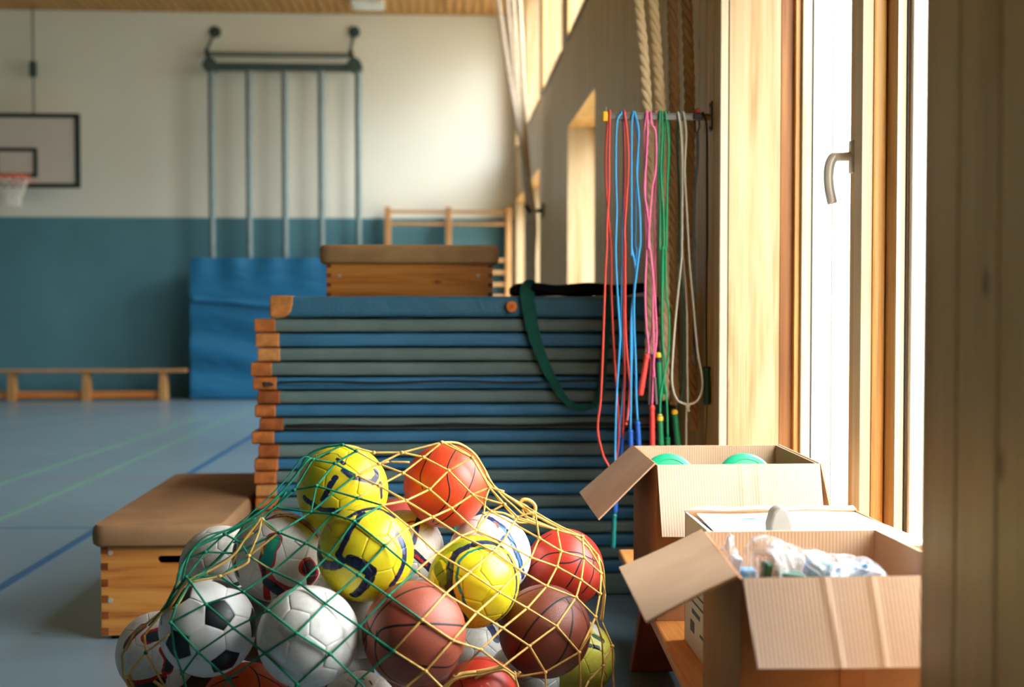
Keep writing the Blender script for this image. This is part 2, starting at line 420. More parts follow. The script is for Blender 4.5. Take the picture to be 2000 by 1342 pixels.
# basketball hoop
by = 17.0
c0, c1 = W_(155, 222, by), W_(-92, 366, by)
hoop = thing('basketball_hoop', 'wall-mounted basketball hoop with a white backboard and orange rim on the back wall', 'basketball hoop', ((c0.x+c1.x)/2, by, c1.z))
PBW = plain('backboard_white', (206, 202, 196), .4, 0, .4, .02); PBK = plain('backboard_black', (34, 48, 44), .45)
MB().box(c1.x+.01, c0.x-.01, by, by+.03, c1.z+.01, c0.z-.01).build('backboard', PBW, hoop, bevel=.03, seg=3)
m = MB(); w = .06
m.box(c1.x, c0.x, by-.012, by+.04, c0.z-w, c0.z).box(c1.x, c0.x, by-.012, by+.04, c1.z, c1.z+w).box(c0.x-w, c0.x, by-.012, by+.04, c1.z+w, c0.z-w).box(c1.x, c1.x+w, by-.012, by+.04, c1.z+w, c0.z-w)
m.build('border', PBK, hoop)
i0, i1 = W_(73, 289, by), W_(-10, 346, by); w = .05; m = MB()
m.box(i1.x, i0.x, by-.012, by, i0.z-w, i0.z).box(i1.x, i0.x, by-.012, by, i1.z, i1.z+w).box(i0.x-w, i0.x, by-.012, by, i1.z+w, i0.z-w).box(i1.x, i1.x+w, by-.012, by, i1.z+w, i0.z-w)
m.build('target_square', PBK, hoop)
rc = W_(22, 345, by-.38); ORM = plain('orange_rim_paint', (214, 84, 44), .4)
MB().tube([rc+Vector((.225*math.cos(2*PI*i/32), .225*math.sin(2*PI*i/32), 0)) for i in range(33)], .018, 8, False).build('rim', ORM, hoop, smooth=True)
MB().box(rc.x-.1, rc.x+.1, by-.16, by-.01, rc.z-.08, rc.z+.02).build('rim_bracket', ORM, hoop, bevel=.01)
m = MB()
for s in (1, -1):
    for i in range(12):
        pts = []
        for j in range(9):
            aa = 2*PI*(i+s*j*.45)/12; rr = .215-.10*min(1, j/6); pts.append(rc+Vector((rr*math.cos(aa), rr*math.sin(aa), -.05*j)))
        m.tube(pts, .007, 4, False)
m.build('hoop_net', plain('white_net_cord', (232, 228, 222), .7), hoop, kind='stuff')
for xx in (c1.x+.3, c0.x-.45):
    for zz in (c1.z+.15, c0.z-.2): MB().box(xx-.03, xx+.03, by+.03, YB-.003, zz, zz+.06).build('wall_arm', DKTUBE, hoop)

p = W_(65, 150, 17.45)
MB().cyl((p.x, 17.45, c0.z), (p.x, 17.45, ZC-.005), .012, 8).build('cable', DKTUBE, hoop)
q0, q1 = W_(65, 150, 17.45), W_(65, 120, 17.45)
MB().box(p.x-.045, p.x+.045, 17.41, 17.49, q0.z, q1.z).build('cable_weight', DKTUBE, hoop, bevel=.01)
# wall bars
wb = thing('wall_bars', 'wooden wall bars at the right end of the back wall', 'wall bars', (W_(876, 500, 17.35).x, 17.35, 0))
xs = [W_(px, 420, 17.35).x for px in (757, 876, 993)]; zt_ = W_(757, 404, 17.35).z
for xx in xs: MB().box(xx-.04, xx+.04, 17.29, 17.5, 0, zt_).build('upright', TAN, wb, bevel=.01)
first = None
rz = [W_(800, 437, 17.3).z, ]
while rz[-1] > .3: rz.append(rz[-1]-.17)
for z in [W_(800, 413, 17.3).z]+[r for r in rz]:
    if z in rz[1:3]: continue
    for a, b in zip(xs[:-1], xs[1:]):
        MB().box(a+.04, b-.04, 17.31, 17.36, z-.022, z+.022).build('rung', TAN, wb, bevel=.012)
# blue crash mat leaning upright
t = NT('blue_mat_vinyl'); v = t.pos(False)
n1 = t.noise(t.vm('MULTIPLY', v, (.9, 1, 3.2)), 1.5, 2, .5, 1.2)
t.bump(n1, .6, .05)
M_MATV = t.fin(t.ramp(t.noise(v, 2, 2), [(.3, L(28, 96, 138)), (.7, L(34, 106, 150))]), .45, 0, .35)
a, b = W_(370, 503, 16.85), W_(790, 503, 16.85)
cm = thing('crash_mat', 'thick bright blue crash mat leaning upright against the back wall', 'mat', ((a.x+b.x)/2, 17.0, 0))
def crease(u, v): return .03*math.sin(9*u+5*v)*math.sin(PI*v)+.02*math.sin(17*v+4*u)
MB().sheet((a.x, 17.01, .02), (b.x, 17.01, .02), (b.x, 17.03, a.z), (a.x, 17.03, a.z), .28, 60, 50, lambda u, v: (.035*math.sin(7*u+22*v)*max(0, math.sin(PI*v/.72)) if v < .72 else 0)+(.02*math.sin(38*u)*max(0, v-.75)*4)+.012*math.sin(5*u+3)).build('cover', M_MATV, cm, smooth='auto')
m = MB()
z_ = W_(500, 610, 16.3).z
m.sheet((a.x+.05, 16.86, z_+.22), (b.x-.05, 16.86, z_-.0), (b.x-.05, 16.83, z_-.07), (a.x+.05, 16.83, z_+.16), .02, 30, 2, lambda u, v: .012*math.sin(25*u)).build('flap_seam', M_MATV, cm, smooth='auto')
# long low bench by the back wall
bz0 = W_(0, 722, 16.9).z; bx1 = W_(366, 730, 16.9).x
lb = thing('gym_bench', 'long low wooden gym bench by the blue back wall', 'bench', (bx1-2, 16.9, 0))
MB().box(bx1-4, bx1, 16.78, 17.02, bz0-.035, bz0).build('seat', TAN, lb, bevel=.008)
for px in (25, 170, 320):
    p = W_(px, 750, 16.9)
    MB().hexa([(p.x-.055, 16.82, 0), (p.x+.055, 16.82, 0), (p.x+.055, 16.98, 0), (p.x-.055, 16.98, 0), (p.x-.04, 16.82, bz0-.035), (p.x+.04, 16.82, bz0-.035), (p.x+.04, 16.98, bz0-.035), (p.x-.04, 16.98, bz0-.035)]).build('leg', TAN, lb, bevel=.006)
MB().box(bx1-4, W_(320, 760, 16.9).x-.055, 16.865, 16.935, .03, .12).build('balance_beam', ORG, lb, bevel=.008)
# ceiling lamp
p = U(715, 4, 16.4)
cl = thing('ceiling_lamp', 'white square lamp on the slatted wooden ceiling', 'ceiling lamp', (p.x, 16.75, ZC-.10))
MB().box(p.x-.22, p.x+.22, 16.55, 17.0, ZC-.09, ZC-.005).build('housing', plain('lamp_white', (214, 216, 210), .4), cl, bevel=.015)
MB().box(p.x-.19, p.x+.19, 16.6, 16.95, ZC-.102, ZC-.088).build('diffuser', plain('lamp_diffuser', (226, 228, 224), .5), cl, bevel=.004)
# the gathered ropes far down the window wall
PALE = plain('pale_rope', (206, 192, 172), .8, 0, .2, .15, 30, .5, 60)
DRP = plain('shaded_rope', (92, 76, 58), .85)
hk = U(1043, 411, 12.6)
hookt = thing('rope_hook', 'dark iron hook holding the gathered pale ropes on the far window wall', 'hook', (XW, hk.y, hk.z))
MB().tube([(XW, hk.y, hk.z), (XW-.14, hk.y, hk.z-.01), (XW-.19, hk.y, hk.z+.05)], .022, 8).build('hook_bar', plain('black_iron', (26, 26, 26), .5, .3), hookt)
MB().box(XW-.02, XW, hk.y-.06, hk.y+.06, hk.z-.08, hk.z+.08).build('hook_plate', plain('black_iron', (26, 26, 26), .5, .3), hookt, bevel=.004)
for i, (px, dx) in enumerate(((975, 0), (992, .03), (1004, .06), (1017, .02))):
    top = U(px-3, -3, 13.2+.2*i); up = Vector((top.x-.06, top.y+.1, ZC-.006))
    mid = Vector((XW-.10-.03*i % .07, hk.y+.03*i, hk.z+.02))
    m = MB(); m.tube(spline([up, top, top.lerp(mid, .55)+Vector((-.015, 0, -.02)), mid, Vector((mid.x+.0, mid.y, hk.z-.6)), Vector((mid.x+.01, mid.y, .25))], 8), .026, 8)
    m.build('climbing_rope', PALE, smooth=True, label='pale rope gathered to the far wall hook, %s at the ceiling' % ['leftmost', 'second from the left', 'third from the left', 'rightmost'][i], cat='rope', group='gathered ropes far down the window wall')
# ================================================================== mat stack
t = NT('blue_mat_cloth'); v = t.pos(); t.bump(t.noise(t.vm('MULTIPLY', v, (1, 1, 4)), 6, 4, .6, .5), .5, .012)
MB_ = t.fin(t.ramp(t.noise(v, 5, 4), [(.3, L(48, 98, 132)), (.7, L(56, 112, 148))]), .5, 0, .3)
t = NT('grey_mat_cloth'); v = t.pos(); t.bump(t.noise(t.vm('MULTIPLY', v, (1, 1, 4)), 6, 4, .6, .5), .5, .012)
MG_ = t.fin(t.ramp(t.noise(v, 5, 4), [(.3, L(84, 104, 104)), (.7, L(98, 118, 116))]), .55, 0, .3)
t = NT('petrol_mat_cloth'); v = t.pos(); t.bump(t.noise(t.vm('MULTIPLY', v, (2, 1, 2)), 5, 4, .6, .5), .6, .02)
MT_ = t.fin(t.ramp(t.noise(v, 5, 4), [(.3, L(46, 94, 120)), (.7, L(54, 106, 134))]), .5, 0, .3)
LEA = [plain('leather_cap_%s' % n, c, .5, 0, .35, .22, 25, .5, 90) for n, c in (('tan', (192, 124, 64)), ('orange', (178, 104, 50)), ('brown', (150, 82, 40)), ('light', (194, 134, 78)))]
YS, YE = 5.3, 6.55
rows = [(622, 649, 497), (650, 678, 499), (679, 706, 503), (707, 735, 490), (736, 762, 494), (763, 789, 503), (790, 815, 498), (816, 841, 507), (842, 867, 492), (868, 894, 505), (895, 919, 497), (920, 945, 496), (946, 970, 500), (971, 996, 499)]
cols = 'gbggbgbgbgbgbg'
caps = [1, 0, 3, 1, 1, 2, 1, 2, 1, 2, 1, 1, 3, 1]
y = 997; i = 14
while UF(0, 0) and U(600, y, YS).z > .05:
    rows.append((y, y+25, 494+(i*37) % 13)); y += 26; cols += 'bg'[i % 2]; caps.append(i % 4); i += 1
zs = [U(600, r[0], YS).z for r in rows]+[.0]
names = ['second from the top', 'third from the top', 'fourth from the top']
mx1 = .975
def soft(x0, x1, y0, y1, z0, z1, r, wob=0, ph=0, sag=0):
    """a mat body: rounded long section extruded along x with slight waves"""
    m = MB(); n = 26; prof = []
    for cy, cz, a0 in ((y1-r, z1-r, 0), (y0+r, z1-r, 90), (y0+r, z0+r, 180), (y1-r, z0+r, 270)):
        for k in range(4):
            a = math.radians(a0+k*30); prof.append((cy+r*math.cos(a), cz+r*math.sin(a)))
    P = len(prof); vs = []
    for i in range(n+1):
        x = x0+(x1-x0)*i/n; w = wob*(math.sin(5*x+ph)+.6*math.sin(11*x+2*ph)+.5*math.sin(23*x+ph*3))
        for (yy, zz) in prof: vs.append((x, yy+w*1.4, zz+(w*.5 if z1-z0 > .04 else 0)))
    fs = [(i*P+k, i*P+(k+1) % P, (i+1)*P+(k+1) % P, (i+1)*P+k) for i in range(n) for k in range(P)]
    fs += [tuple(range(P)), tuple(n*P+k for k in range(P-1, -1, -1))]
    return m.add(vs, fs)
ORD = ['topmost', 'second from the top', 'third from the top', 'fourth from the top', 'fifth from the top', 'sixth from the top', 'seventh from the top', 'eighth from the top', 'ninth from the top', 'tenth from the top', 'eleventh from the top', 'twelfth from the top', 'thirteenth from the top', 'fourteenth from the top', 'fifteenth from the top']
def cap(x0, x1, z0, z1, mat, parent, round_=False):
    r = (z1-z0)/2
    m = soft(x0, x1, YS-.010, YS+.16, z0, z1, min(.014, r*.7))
    o = m.build('corner_cap', mat, parent, smooth='auto', bevel=.008, seg=2)
    return o
for i, (ya, yb, xl) in enumerate(rows):
    z1 = zs[i]; z0 = zs[i+1]; h = z1-z0; x0 = U(xl, ya, YS).x
    blue = cols[i] == 'b'
    lab = ('%s-edged gym mat with %s leather corner, %s in the stack' % ('blue' if blue else 'grey', ['tan', 'orange-brown', 'dark brown', 'light brown'][caps[i]], ORD[i+1])) if i < 14 else '%s-edged gym mat low in the stack, %s mat above the floor' % ('blue' if blue else 'grey', ['lowest', 'second', 'third', 'fourth', 'fifth', 'sixth', 'seventh', 'eighth', 'ninth'][len(rows)-1-i])
    t_ = thing('gym_mat', lab, 'mat', ((x0+mx1)/2, (YS+YE)/2, z0+.001), 'gym mats in the stack')
    cw = .088+.006*((i*5) % 3)
    soft(x0+.02, mx1-.01*(i % 3), YS+.004*(i*7 % 3), YE, z0+.0035, z1-.0035, .014, .0012, i*1.7).build('cover', MB_ if blue else MG_, t_, smooth='auto')
    cap(x0, x0+cw, z0+.002, z1-.002, LEA[caps[i]], t_)
    if i in (4, 7):
        zz = z0+(.62 if i == 4 else .45)*h
        m = MB(); pts = [Vector((x0+cw+.01+k*.12, YS-.012-.003*(k % 2), zz+.004*math.sin(k*1.3))) for k in range(13)]
        m.tube(pts, .0045, 6, flat=1).build('velcro_edge', BLACK, t_)
        MB().box(x0+cw+.01, mx1-.02, YS-.009, YS+.01, zz-.012, zz-.004).build('underflap', BLACK if i == 7 else MB_, t_, bevel=.002)
    if i == 4:
        m = MB()
        for k in range(9): m.ball((x0+.065+.009*random.uniform(-2, 4), YS-.014, (z0+z1)/2+random.uniform(-.008, .008)), random.uniform(.004, .008), 6, 4, (1.4, .3, 1))
        m.build('torn_patch', plain('torn_leather', (60, 46, 36), .8), t_)
zt0 = U(600, 578.5, YS).z; zb0 = zs[0]; x0 = U(527, 600, YS).x
tm = thing('gym_mat', 'thick petrol-blue gym mat with rounded tan corner, topmost of the stack', 'mat', ((x0+mx1)/2, (YS+YE)/2, zb0+.001), 'gym mats in the stack')
soft(x0+.03, mx1, YS, YE, zb0+.004, zt0, .022, .0022, 2.).build('cover', MT_, tm, smooth='auto')
# rounded leather corner with a curved right edge
m = MB(); N = 10; hh = zt0-zb0-.004; vs = []; 
for yy in (YS-.008, YS+.14):
    ring = []
    for px, pz in [(0, .12), (.03, .03), (.12, 0), (.55, 0), (.78, .10), (.93, .32), (1.0, .62), (1.0, .9), (.96, .985), (.6, 1.0), (.12, 1.0), (.03, .95), (0, .85)]:
        ring.append((x0+px*.098, yy, zb0+.003+pz*(hh+.004)))
    vs += ring
K = 13; fs = [tuple(range(K)), tuple(range(2*K-1, K-1, -1))]+[(k, (k+1) % K, K+(k+1) % K, K+k) for k in range(K)]
m.add(vs, fs).build('corner_cap', LEA[0], tm, bevel=.006, seg=3, smooth='auto')
# orange knob on the mat face
p = U(999, 599, YS-.012)
kb = thing('orange_disc', 'small round orange plug on the dark front edge of the top mat', 'plug', (p.x, YS-.012, p.z))
OK_ = plain('orange_plastic', (226, 122, 44), .4)
MB().cyl((p.x, YS-.030, p.z), (p.x, YS+.004, p.z), .0235, 24).build('disc', OK_, kb, bevel=.004)
MB().cyl((p.x, YS-.033, p.z), (p.x, YS-.029, p.z), .010, 14).build('boss', plain('orange_plastic_dark', (190, 96, 36), .5), kb)
for k in range(4):
    MB().box(p.x+.014*math.cos(k*PI/2+.8)-.002, p.x+.014*math.cos(k*PI/2+.8)+.002, YS-.0325, YS-.029, p.z+.014*math.sin(k*PI/2+.8)-.002, p.z+.014*math.sin(k*PI/2+.8)+.002).build('dimple', plain('orange_plastic_dark', (190, 96, 36), .5), kb)
# black bag with a green strap, on the mats at right
BB = plain('black_bag_cloth', (12, 13, 14), .8, 0, .15, .2, 12, .5, 40)
p0, p1 = U(1008, 577, 5.5), U(1256, 577, 5.5)
bag = thing('sports_bag', 'flat black bag with a dark green strap lying on top of the mats', 'bag', ((p0.x+p1.x)/2, 5.75, zt0+.002))
MB().sheet((p0.x, 5.42, zt0+.034), (p1.x, 5.42, zt0+.034), (p1.x, 6.1, zt0+.03), (p0.x, 6.1, zt0+.03), .045, 20, 10, lambda u, v: .006*math.sin(14*u+3*v)).build('bag_body', BB, bag, bevel=.012, seg=3, smooth='auto')
GS = plain('green_strap_webbing', (18, 84, 74), .7, 0, .2, .15, 20, .3, 300)
def ribbon(pts, w, th, mat, parent, name, nrm=None):
    P = spline(pts, 8); m = MB(); vs = []
    for i, p in enumerate(P):
        t_ = (P[min(i+1, len(P)-1)]-P[max(i-1, 0)]).normalized(); n = Vector((0, -1, 0)) if nrm is None else nrm
        s = t_.cross(n).normalized(); n2 = s.cross(t_).normalized()
        ww = w(i/(len(P)-1)) if callable(w) else w
        for a, b in ((-1, -1), (1, -1), (1, 1), (-1, 1)): vs.append(p+s*a*ww/2+n2*b*th/2)
    fs = [(i*4+k, i*4+(k+1) % 4, i*4+4+(k+1) % 4, i*4+4+k) for i in range(len(P)-1) for k in range(4)]+[(0, 1, 2, 3), tuple(len(vs)-4+k for k in (3, 2, 1, 0))]
    return m.add(vs, fs).build(name, mat, parent, smooth='auto')
sp = lambda px, py, Y=YS-.028: U(px, py, Y)
ribbon([sp(1040, 566, 5.50), sp(1032, 562, 5.36), sp(1030, 580, 5.285), sp(1040, 640), sp(1055, 690), sp(1078, 740), sp(1103, 780), sp(1130, 797), sp(1158, 795)],
       lambda t: .058*(1-t)+.018, .003, GS, bag, 'strap')
ribbon([sp(1158, 795), sp(1172, 770), sp(1178, 720), sp(1186, 640), sp(1190, 585, YS-.02), sp(1192, 566, 5.33), sp(1194, 566, 5.48)], .03, .003, GS, bag, 'strap')
# ================================================================== vault boxes
SUE = plain('brown_suede', (158, 120, 86), .75, 0, .2, .10, 6, .4, 160)
SUE2 = plain('pale_leather', (178, 140, 96), .55, 0, .3, .12, 9, .3, 120)
def cushion(x0, x1, y0, y1, z0, z1, mat, parent, r=.028):
    m = MB(); n = 10
    def rr(t): return t
    # rounded slab from stacked rounded rectangles
    vs = []; rings = []
    prof = [(.5, 0, ), (.12, .10), (0, .30), (0, .62), (.12, .84), (.45, .97), (1.2, 1.0)]
    for d, h in prof:
        ins = d*r; ring = []
        cr_ = max(.012, .06-ins)
        for cx, cy, a0 in ((x1-ins-cr_, y1-ins-cr_, 0), (x0+ins+cr_, y1-ins-cr_, 90), (x0+ins+cr_, y0+ins+cr_, 180), (x1-ins-cr_, y0+ins+cr_, 270)):
            for k in range(6):
                a = math.radians(a0+k*18); ring.append((cx+cr_*math.cos(a), cy+cr_*math.sin(a), z0+(z1-z0)*h))
        rings.append(ring); vs += ring
    K = len(rings[0]); fs = [(j*K+k, j*K+(k+1) % K, (j+1)*K+(k+1) % K, (j+1)*K+k) for j in range(len(rings)-1) for k in range(K)]
    fs += [tuple(range(K-1, -1, -1)), tuple((len(rings)-1)*K+k for k in range(K))]
    return m.add(vs, fs).build('cushion', mat, parent, smooth='auto')
def holed(m, x0, x1, z0, z1, y0, y1, hx, hz, hw, hh):
    """panel in the xz plane with a round-ended slot"""
    sl = []; N = 24
    for k in range(N):
        a = 2*PI*k/N; cx = hx+(hw-hh)*(1 if math.cos(a) > 1e-6 else -1 if math.cos(a) < -1e-6 else 0)
        sl.append((cx+hh*math.cos(a), hz+hh*math.sin(a)))
    out = []
    for k in range(N):
        a = 2*PI*(k)/N; c, s = math.cos(a), math.sin(a); bx = (x1-hx) if c > 0 else (hx-x0); bz = (z1-hz) if s > 0 else (hz-z0)
        tt = min(bx/abs(c) if abs(c) > 1e-6 else 1e9, bz/abs(s) if abs(s) > 1e-6 else 1e9); out.append([hx+tt*c, hz+tt*s])
    for (cx, cz) in ((x1, z1), (x0, z1), (x0, z0), (x1, z0)):      # snap the nearest sample to each corner
        j = min(range(N), key=lambda q: (out[q][0]-cx)**2+(out[q][1]-cz)**2); out[j] = [cx, cz]
    vs = [(p[0], y, p[1]) for y in (y0, y1) for ring in (sl, out) for p in ring]; fs = []
    for k in range(N):
        q = (k+1) % N
        fs += [(k, q, N+q, N+k), (2*N+k, 3*N+k, 3*N+q, 2*N+q), (k, 2*N+k, 2*N+q, q), (N+k, N+q, 3*N+q, 3*N+k)]
    return m.add(vs, fs)
DKW = wood('dark_end_grain', (150, 84, 36), (128, 66, 26), (96, 46, 18), 0, 1, .4, False)
VW = wood('varnished_pine', (216, 148, 72), (200, 126, 56), (138, 74, 28), 0, 1.1, .3, True, .5, coarse=1.3, fine=.2)
# small vault box, left
v0 = U(197, 1066, 4.70); v1 = U(197, 1243, 4.70); Y0, Y1 = 4.70, 6.12; X0 = v0.x; X1 = -.845
vb = thing('vault_box', 'low wooden vault box with brown suede top on the floor at left', 'vault box', ((X0+X1)/2, (Y0+Y1)/2, 0))
zt1, zb1 = U(300, 1066, 4.7).z, U(300, 1240, 4.7).z
hcx = U(357, 1093, 4.7).x; hcz = U(357, 1093, 4.7).z
holed(MB(), X0, X1, zb1, zt1, Y0, Y0+.022, hcx, hcz, .095, .0155).build('end_panel', VW, vb)
MB().box(X0, X1, Y1-.022, Y1, zb1, zt1).build('end_panel', VW, vb)
VWY = wood('varnished_pine_side', (216, 148, 72), (200, 126, 56), (138, 74, 28), 1, 1.1, .3, True, .5)
MB().box(X0, X0+.022, Y0+.022, Y1-.022, zb1, zt1).build('side_panel', VWY, vb)
MB().box(X1-.022, X1, Y0+.022, Y1-.022, zb1, zt1).build('side_panel', VWY, vb)
n = 11; hz_ = (zt1-zb1)/n
for k in range(0, n, 2):
    MB().box(X0-.0015, X0+.026, Y0-.0015, Y0+.012, zb1+k*hz_+.002, zb1+(k+1)*hz_-.002).build('finger_joint', DKW, vb)
for py in (1080, 1173):
    p = U(216, py, Y0); MB().cyl((p.x, Y0-.003, p.z), (p.x, Y0+.01, p.z), .009, 14).build('screw', STEEL, vb)
MB().box(X0+.004, X1-.004, Y0+.01, Y1-.01, .022, zb1-.002).build('rail', plain('grey_foot_rail', (120, 120, 112), .5, .3), vb, bevel=.004)
for xx in (X0+.03, X1-.10):
    for yy in (Y0+.02, Y1-.09): MB().box(xx, xx+.07, yy, yy+.07, 0, .024).build('foot', BLACK, vb, bevel=.003)
cushion(X0-.036, X1+.018, Y0-.035, Y1+.035, zt1, U(300, 1026, 4.67).z, SUE, vb)
# upper vault box, on the mats
Yv = 5.75
a, b = U(638, 577, Yv), U(962, 577, Yv); ztop = U(800, 515, Yv).z; zbot = zt0+.001
v2 = thing('vault_box', 'vault box section with pale leather top standing on top of the mat stack', 'vault box', ((a.x+b.x)/2, Yv+.22, zbot))
MB().box(a.x, b.x, Yv, Yv+.022, zbot, ztop).build('end_panel', VW, v2, bevel=.002)
MB().box(a.x, b.x, Yv+.42, Yv+.442, zbot, ztop).build('end_panel', VW, v2, bevel=.002)
MB().box(a.x, a.x+.022, Yv+.022, Yv+.42, zbot, ztop).build('side_panel', VWY, v2)
MB().box(b.x-.022, b.x, Yv+.022, Yv+.42, zbot, ztop).build('side_panel', VWY, v2)
n = 7; hz_ = (ztop-zbot)/n
for k in range(0, n, 2):
    for xx in (a.x, b.x-.02): MB().box(xx-.001, xx+.021, Yv-.0015, Yv+.012, zbot+k*hz_+.002, zbot+(k+1)*hz_-.002).build('finger_joint', DKW, v2)
for px in (663, 934):
    p = U(px, 538, Yv); MB().cyl((p.x, Yv-.003, p.z), (p.x, Yv+.01, p.z), .008, 14).build('screw', STEEL, v2)
cushion(U(623, 500, Yv).x, U(975, 500, Yv).x, Yv-.03, Yv+.47, ztop-.002, U(800, 478, Yv).z, SUE2, v2, .03)
# ================================================================== rope rack on the window wall
YR = 4.68
ALU = plain('aluminium_bar', (104, 104, 102), .4, .6, .5, .04)
rk = thing('rope_rack', 'aluminium rack bar with yellow end cap holding the jump ropes on the wall', 'rack', (XW, YR, U(1180, 228, YR).z))
za = U(1200, 221, YR).z; zb = U(1200, 234, YR).z; xa = U(1184, 228, YR).x
MB().box(xa, XW-.004, YR-.006, YR+.006, zb, za).build('bar', ALU, rk, bevel=.002)
MB().box(xa, XW-.004, YR-.012, YR+.012, za-.004, za).build('bar_lip', ALU, rk, bevel=.001)
zr = (za+zb)/2
p = U(1182, 227, YR); YEL = plain('yellow_plastic', (232, 176, 30), .4)
MB().box(p.x-.011, p.x+.010, YR-.014, YR+.014, zr-.020, zr+.018).build('end_cap', YEL, rk, bevel=.005, seg=3)
MB().cyl((p.x+.002, YR, zr+.016), (p.x+.002, YR, zr+.036), .0035, 10).build('pin', ALU, rk)
MB().box(XW-.006, XW-.001, YR-.018, YR+.018, U(1392, 256, YR).z, U(1392, 198, YR).z).build('wall_plate', plain('zinc_plate', (86, 92, 88), .4, .6), rk, bevel=.002)
for py in (206, 250):
    q = U(1391, py, YR); MB().cyl((XW-.010, YR, q.z), (XW-.004, YR, q.z), .006, 10).build('screw', plain('zinc_plate', (86, 92, 88), .4, .6), rk)
MB().cyl((XW-.05, YR, zr), (XW-.006, YR, zr), .011, 12).build('spacer', plain('rusty_orange_wood', (150, 98, 50), .6), rk)
# black clip with carabiner and strap on the bar
CLB = plain('black_plastic', (20, 24, 26), .45)
P_ = lambda x, y, Y=YR: U(x, y, Y)
def zxy(u, v): return (1100+u/2.684, v/2.684)
def zxy5(u, v): return (1100+u/2.684, 450+v/2.685)
c = P_(1362, 229)
bc = thing('black_strap', 'black webbing strap with a red-topped clip hanging from the rope rack', 'strap', (c.x, YR, c.z))
MB().box(c.x-.017, c.x+.017, YR-.02, YR+.02, c.z-.009, c.z+.012).build('clip', CLB, bc, bevel=.004)
MB().box(c.x-.006, c.x+.010, YR-.01, YR+.01, c.z+.012, c.z+.034).build('clip_top', plain('red_plastic', (186, 52, 34), .45), bc, bevel=.004)
MB().tube([P_(*zxy(690, 630)), P_(*zxy(693, 690)), P_(*zxy(705, 695)), P_(*zxy(715, 660)), P_(*zxy(712, 630))], .0035, 6).build('carabiner', CLB, bc, smooth=True)
ribbon([P_(*zxy(702, 690)), P_(*zxy(704, 780)), P_(*zxy(698, 900)), P_(*zxy(688, 1050)), P_(*zxy(684, 1342)), P_(*zxy5(684, 400)), P_(*zxy5(690, 700))], .011, .003, CLB, bc, 'strap')
# jump ropes ---------------------------------------------------------
RED = plain('red_cord', (206, 62, 52), .45, 0, .4, .06); BLU = plain('blue_cord', (48, 146, 206), .42, 0, .4, .06)
PNK = plain('pink_cord', (226, 106, 150), .45, 0, .4, .06); GRN = plain('green_cord', (22, 142, 92), .45, 0, .4, .06)
WHT = plain('off_white_cord', (206, 202, 186), .5, 0, .4, .06); BLK = plain('black_cord', (20, 24, 28), .5); SAL = plain('salmon_cord', (200, 122, 96), .5)
DGR = plain('dark_green_cord', (20, 78, 60), .5)
H_RED = plain('red_grip', (214, 62, 54), .4, 0, .4, .05); H_BLU = plain('blue_grip', (24, 84, 176), .4, 0, .4, .05); H_GRN = plain('green_grip', (16, 118, 74), .4, 0, .4, .05)
H_GRY = plain('grey_grip', (104, 92, 94), .5); H_TEAL = plain('teal_grip', (16, 120, 116), .4); H_DGR = plain('dark_green_grip', (14, 66, 50), .45)
RC = .0041
TOPZ = za+RC+.0005
def strand(m, top, bot, front=True, off=.0, r=RC):
    """top: points of zoom 4, bot: points of zoom 5; goes over the bar when the first point is on it"""
    s = -1 if front else 1
    pts = []
    for u, v in top: pts.append(P_(*zxy(u, v), YR+s*(.016+off)))
    for u, v in bot: pts.append(P_(*zxy5(u, v), YR+s*(.016+off)))
    # start on top of the bar
    if top and top[0][1] < 620:
        pts[0] = Vector((pts[0].x, YR+s*.014, za-.004)); pts.insert(0, Vector((pts[0].x, YR+s*.004, TOPZ)))
        pts.insert(0, Vector((pts[0].x, YR-s*.008, TOPZ-.001)))
    m.tube(spline(pts, 6), r, 8)
    return pts[-1]
def grip(a, b, r, mat, parent, capm=None, capn=None, capd=.10):
    a, b = Vector(a), Vector(b); d = (b-a); m = MB()
    ts = [0, .02, .05, .09, .12, .16, .3, .6, .9, .97, 1]; rs = [.55, .95, 1.12, 1.12, .92, .95, 1.0, 1.06, 1.1, 1.05, .8]
    m.tube([a+d*t for t in ts], [r*q for q in rs], 14); o = m.build('handle', mat, parent, smooth='auto')
    for k in range(5):
        t_ = .3+.12*k; MB().tube([a+d*t_, a+d*(t_+.02)], [r*1.07, r*1.07], 14).build('grip_ring', mat, o)
    if capm: MB().tube([a-d*.01, a+d*capd*.4, a+d*capd], [r*.7, r*1.18, r*1.14], 14).build('handle_cap', capm, o, smooth='auto', label=capn)
    return o
def jr(label, at):
    p = P_(*zxy(at, 585)); return thing('jump_rope', label, 'jump rope', (p.x, YR, TOPZ), 'jump ropes hung over the rack bar')
def g5(u, v, Y=YR-.016): return P_(*zxy5(u, v), Y)
# 1 red, nearest the yellow cap
j = jr('red jump rope nearest the yellow cap, looping left behind the box flap', 240); m = MB()
strand(m, [(245, 590), (240, 800), (240, 1000), (230, 1150), (228, 1300)], [(222, 200), (212, 500), (205, 700), (195, 900), (182, 1000), (185, 1080), (210, 1180), (240, 1240), (262, 1300)])
strand(m, [(236, 590), (222, 800), (226, 1000), (238, 1150), (250, 1300)], [(252, 300), (262, 550), (275, 760), (288, 950), (290, 1100), (270, 1240), (262, 1300)], False)
m.build('cord', RED, j, smooth=True)
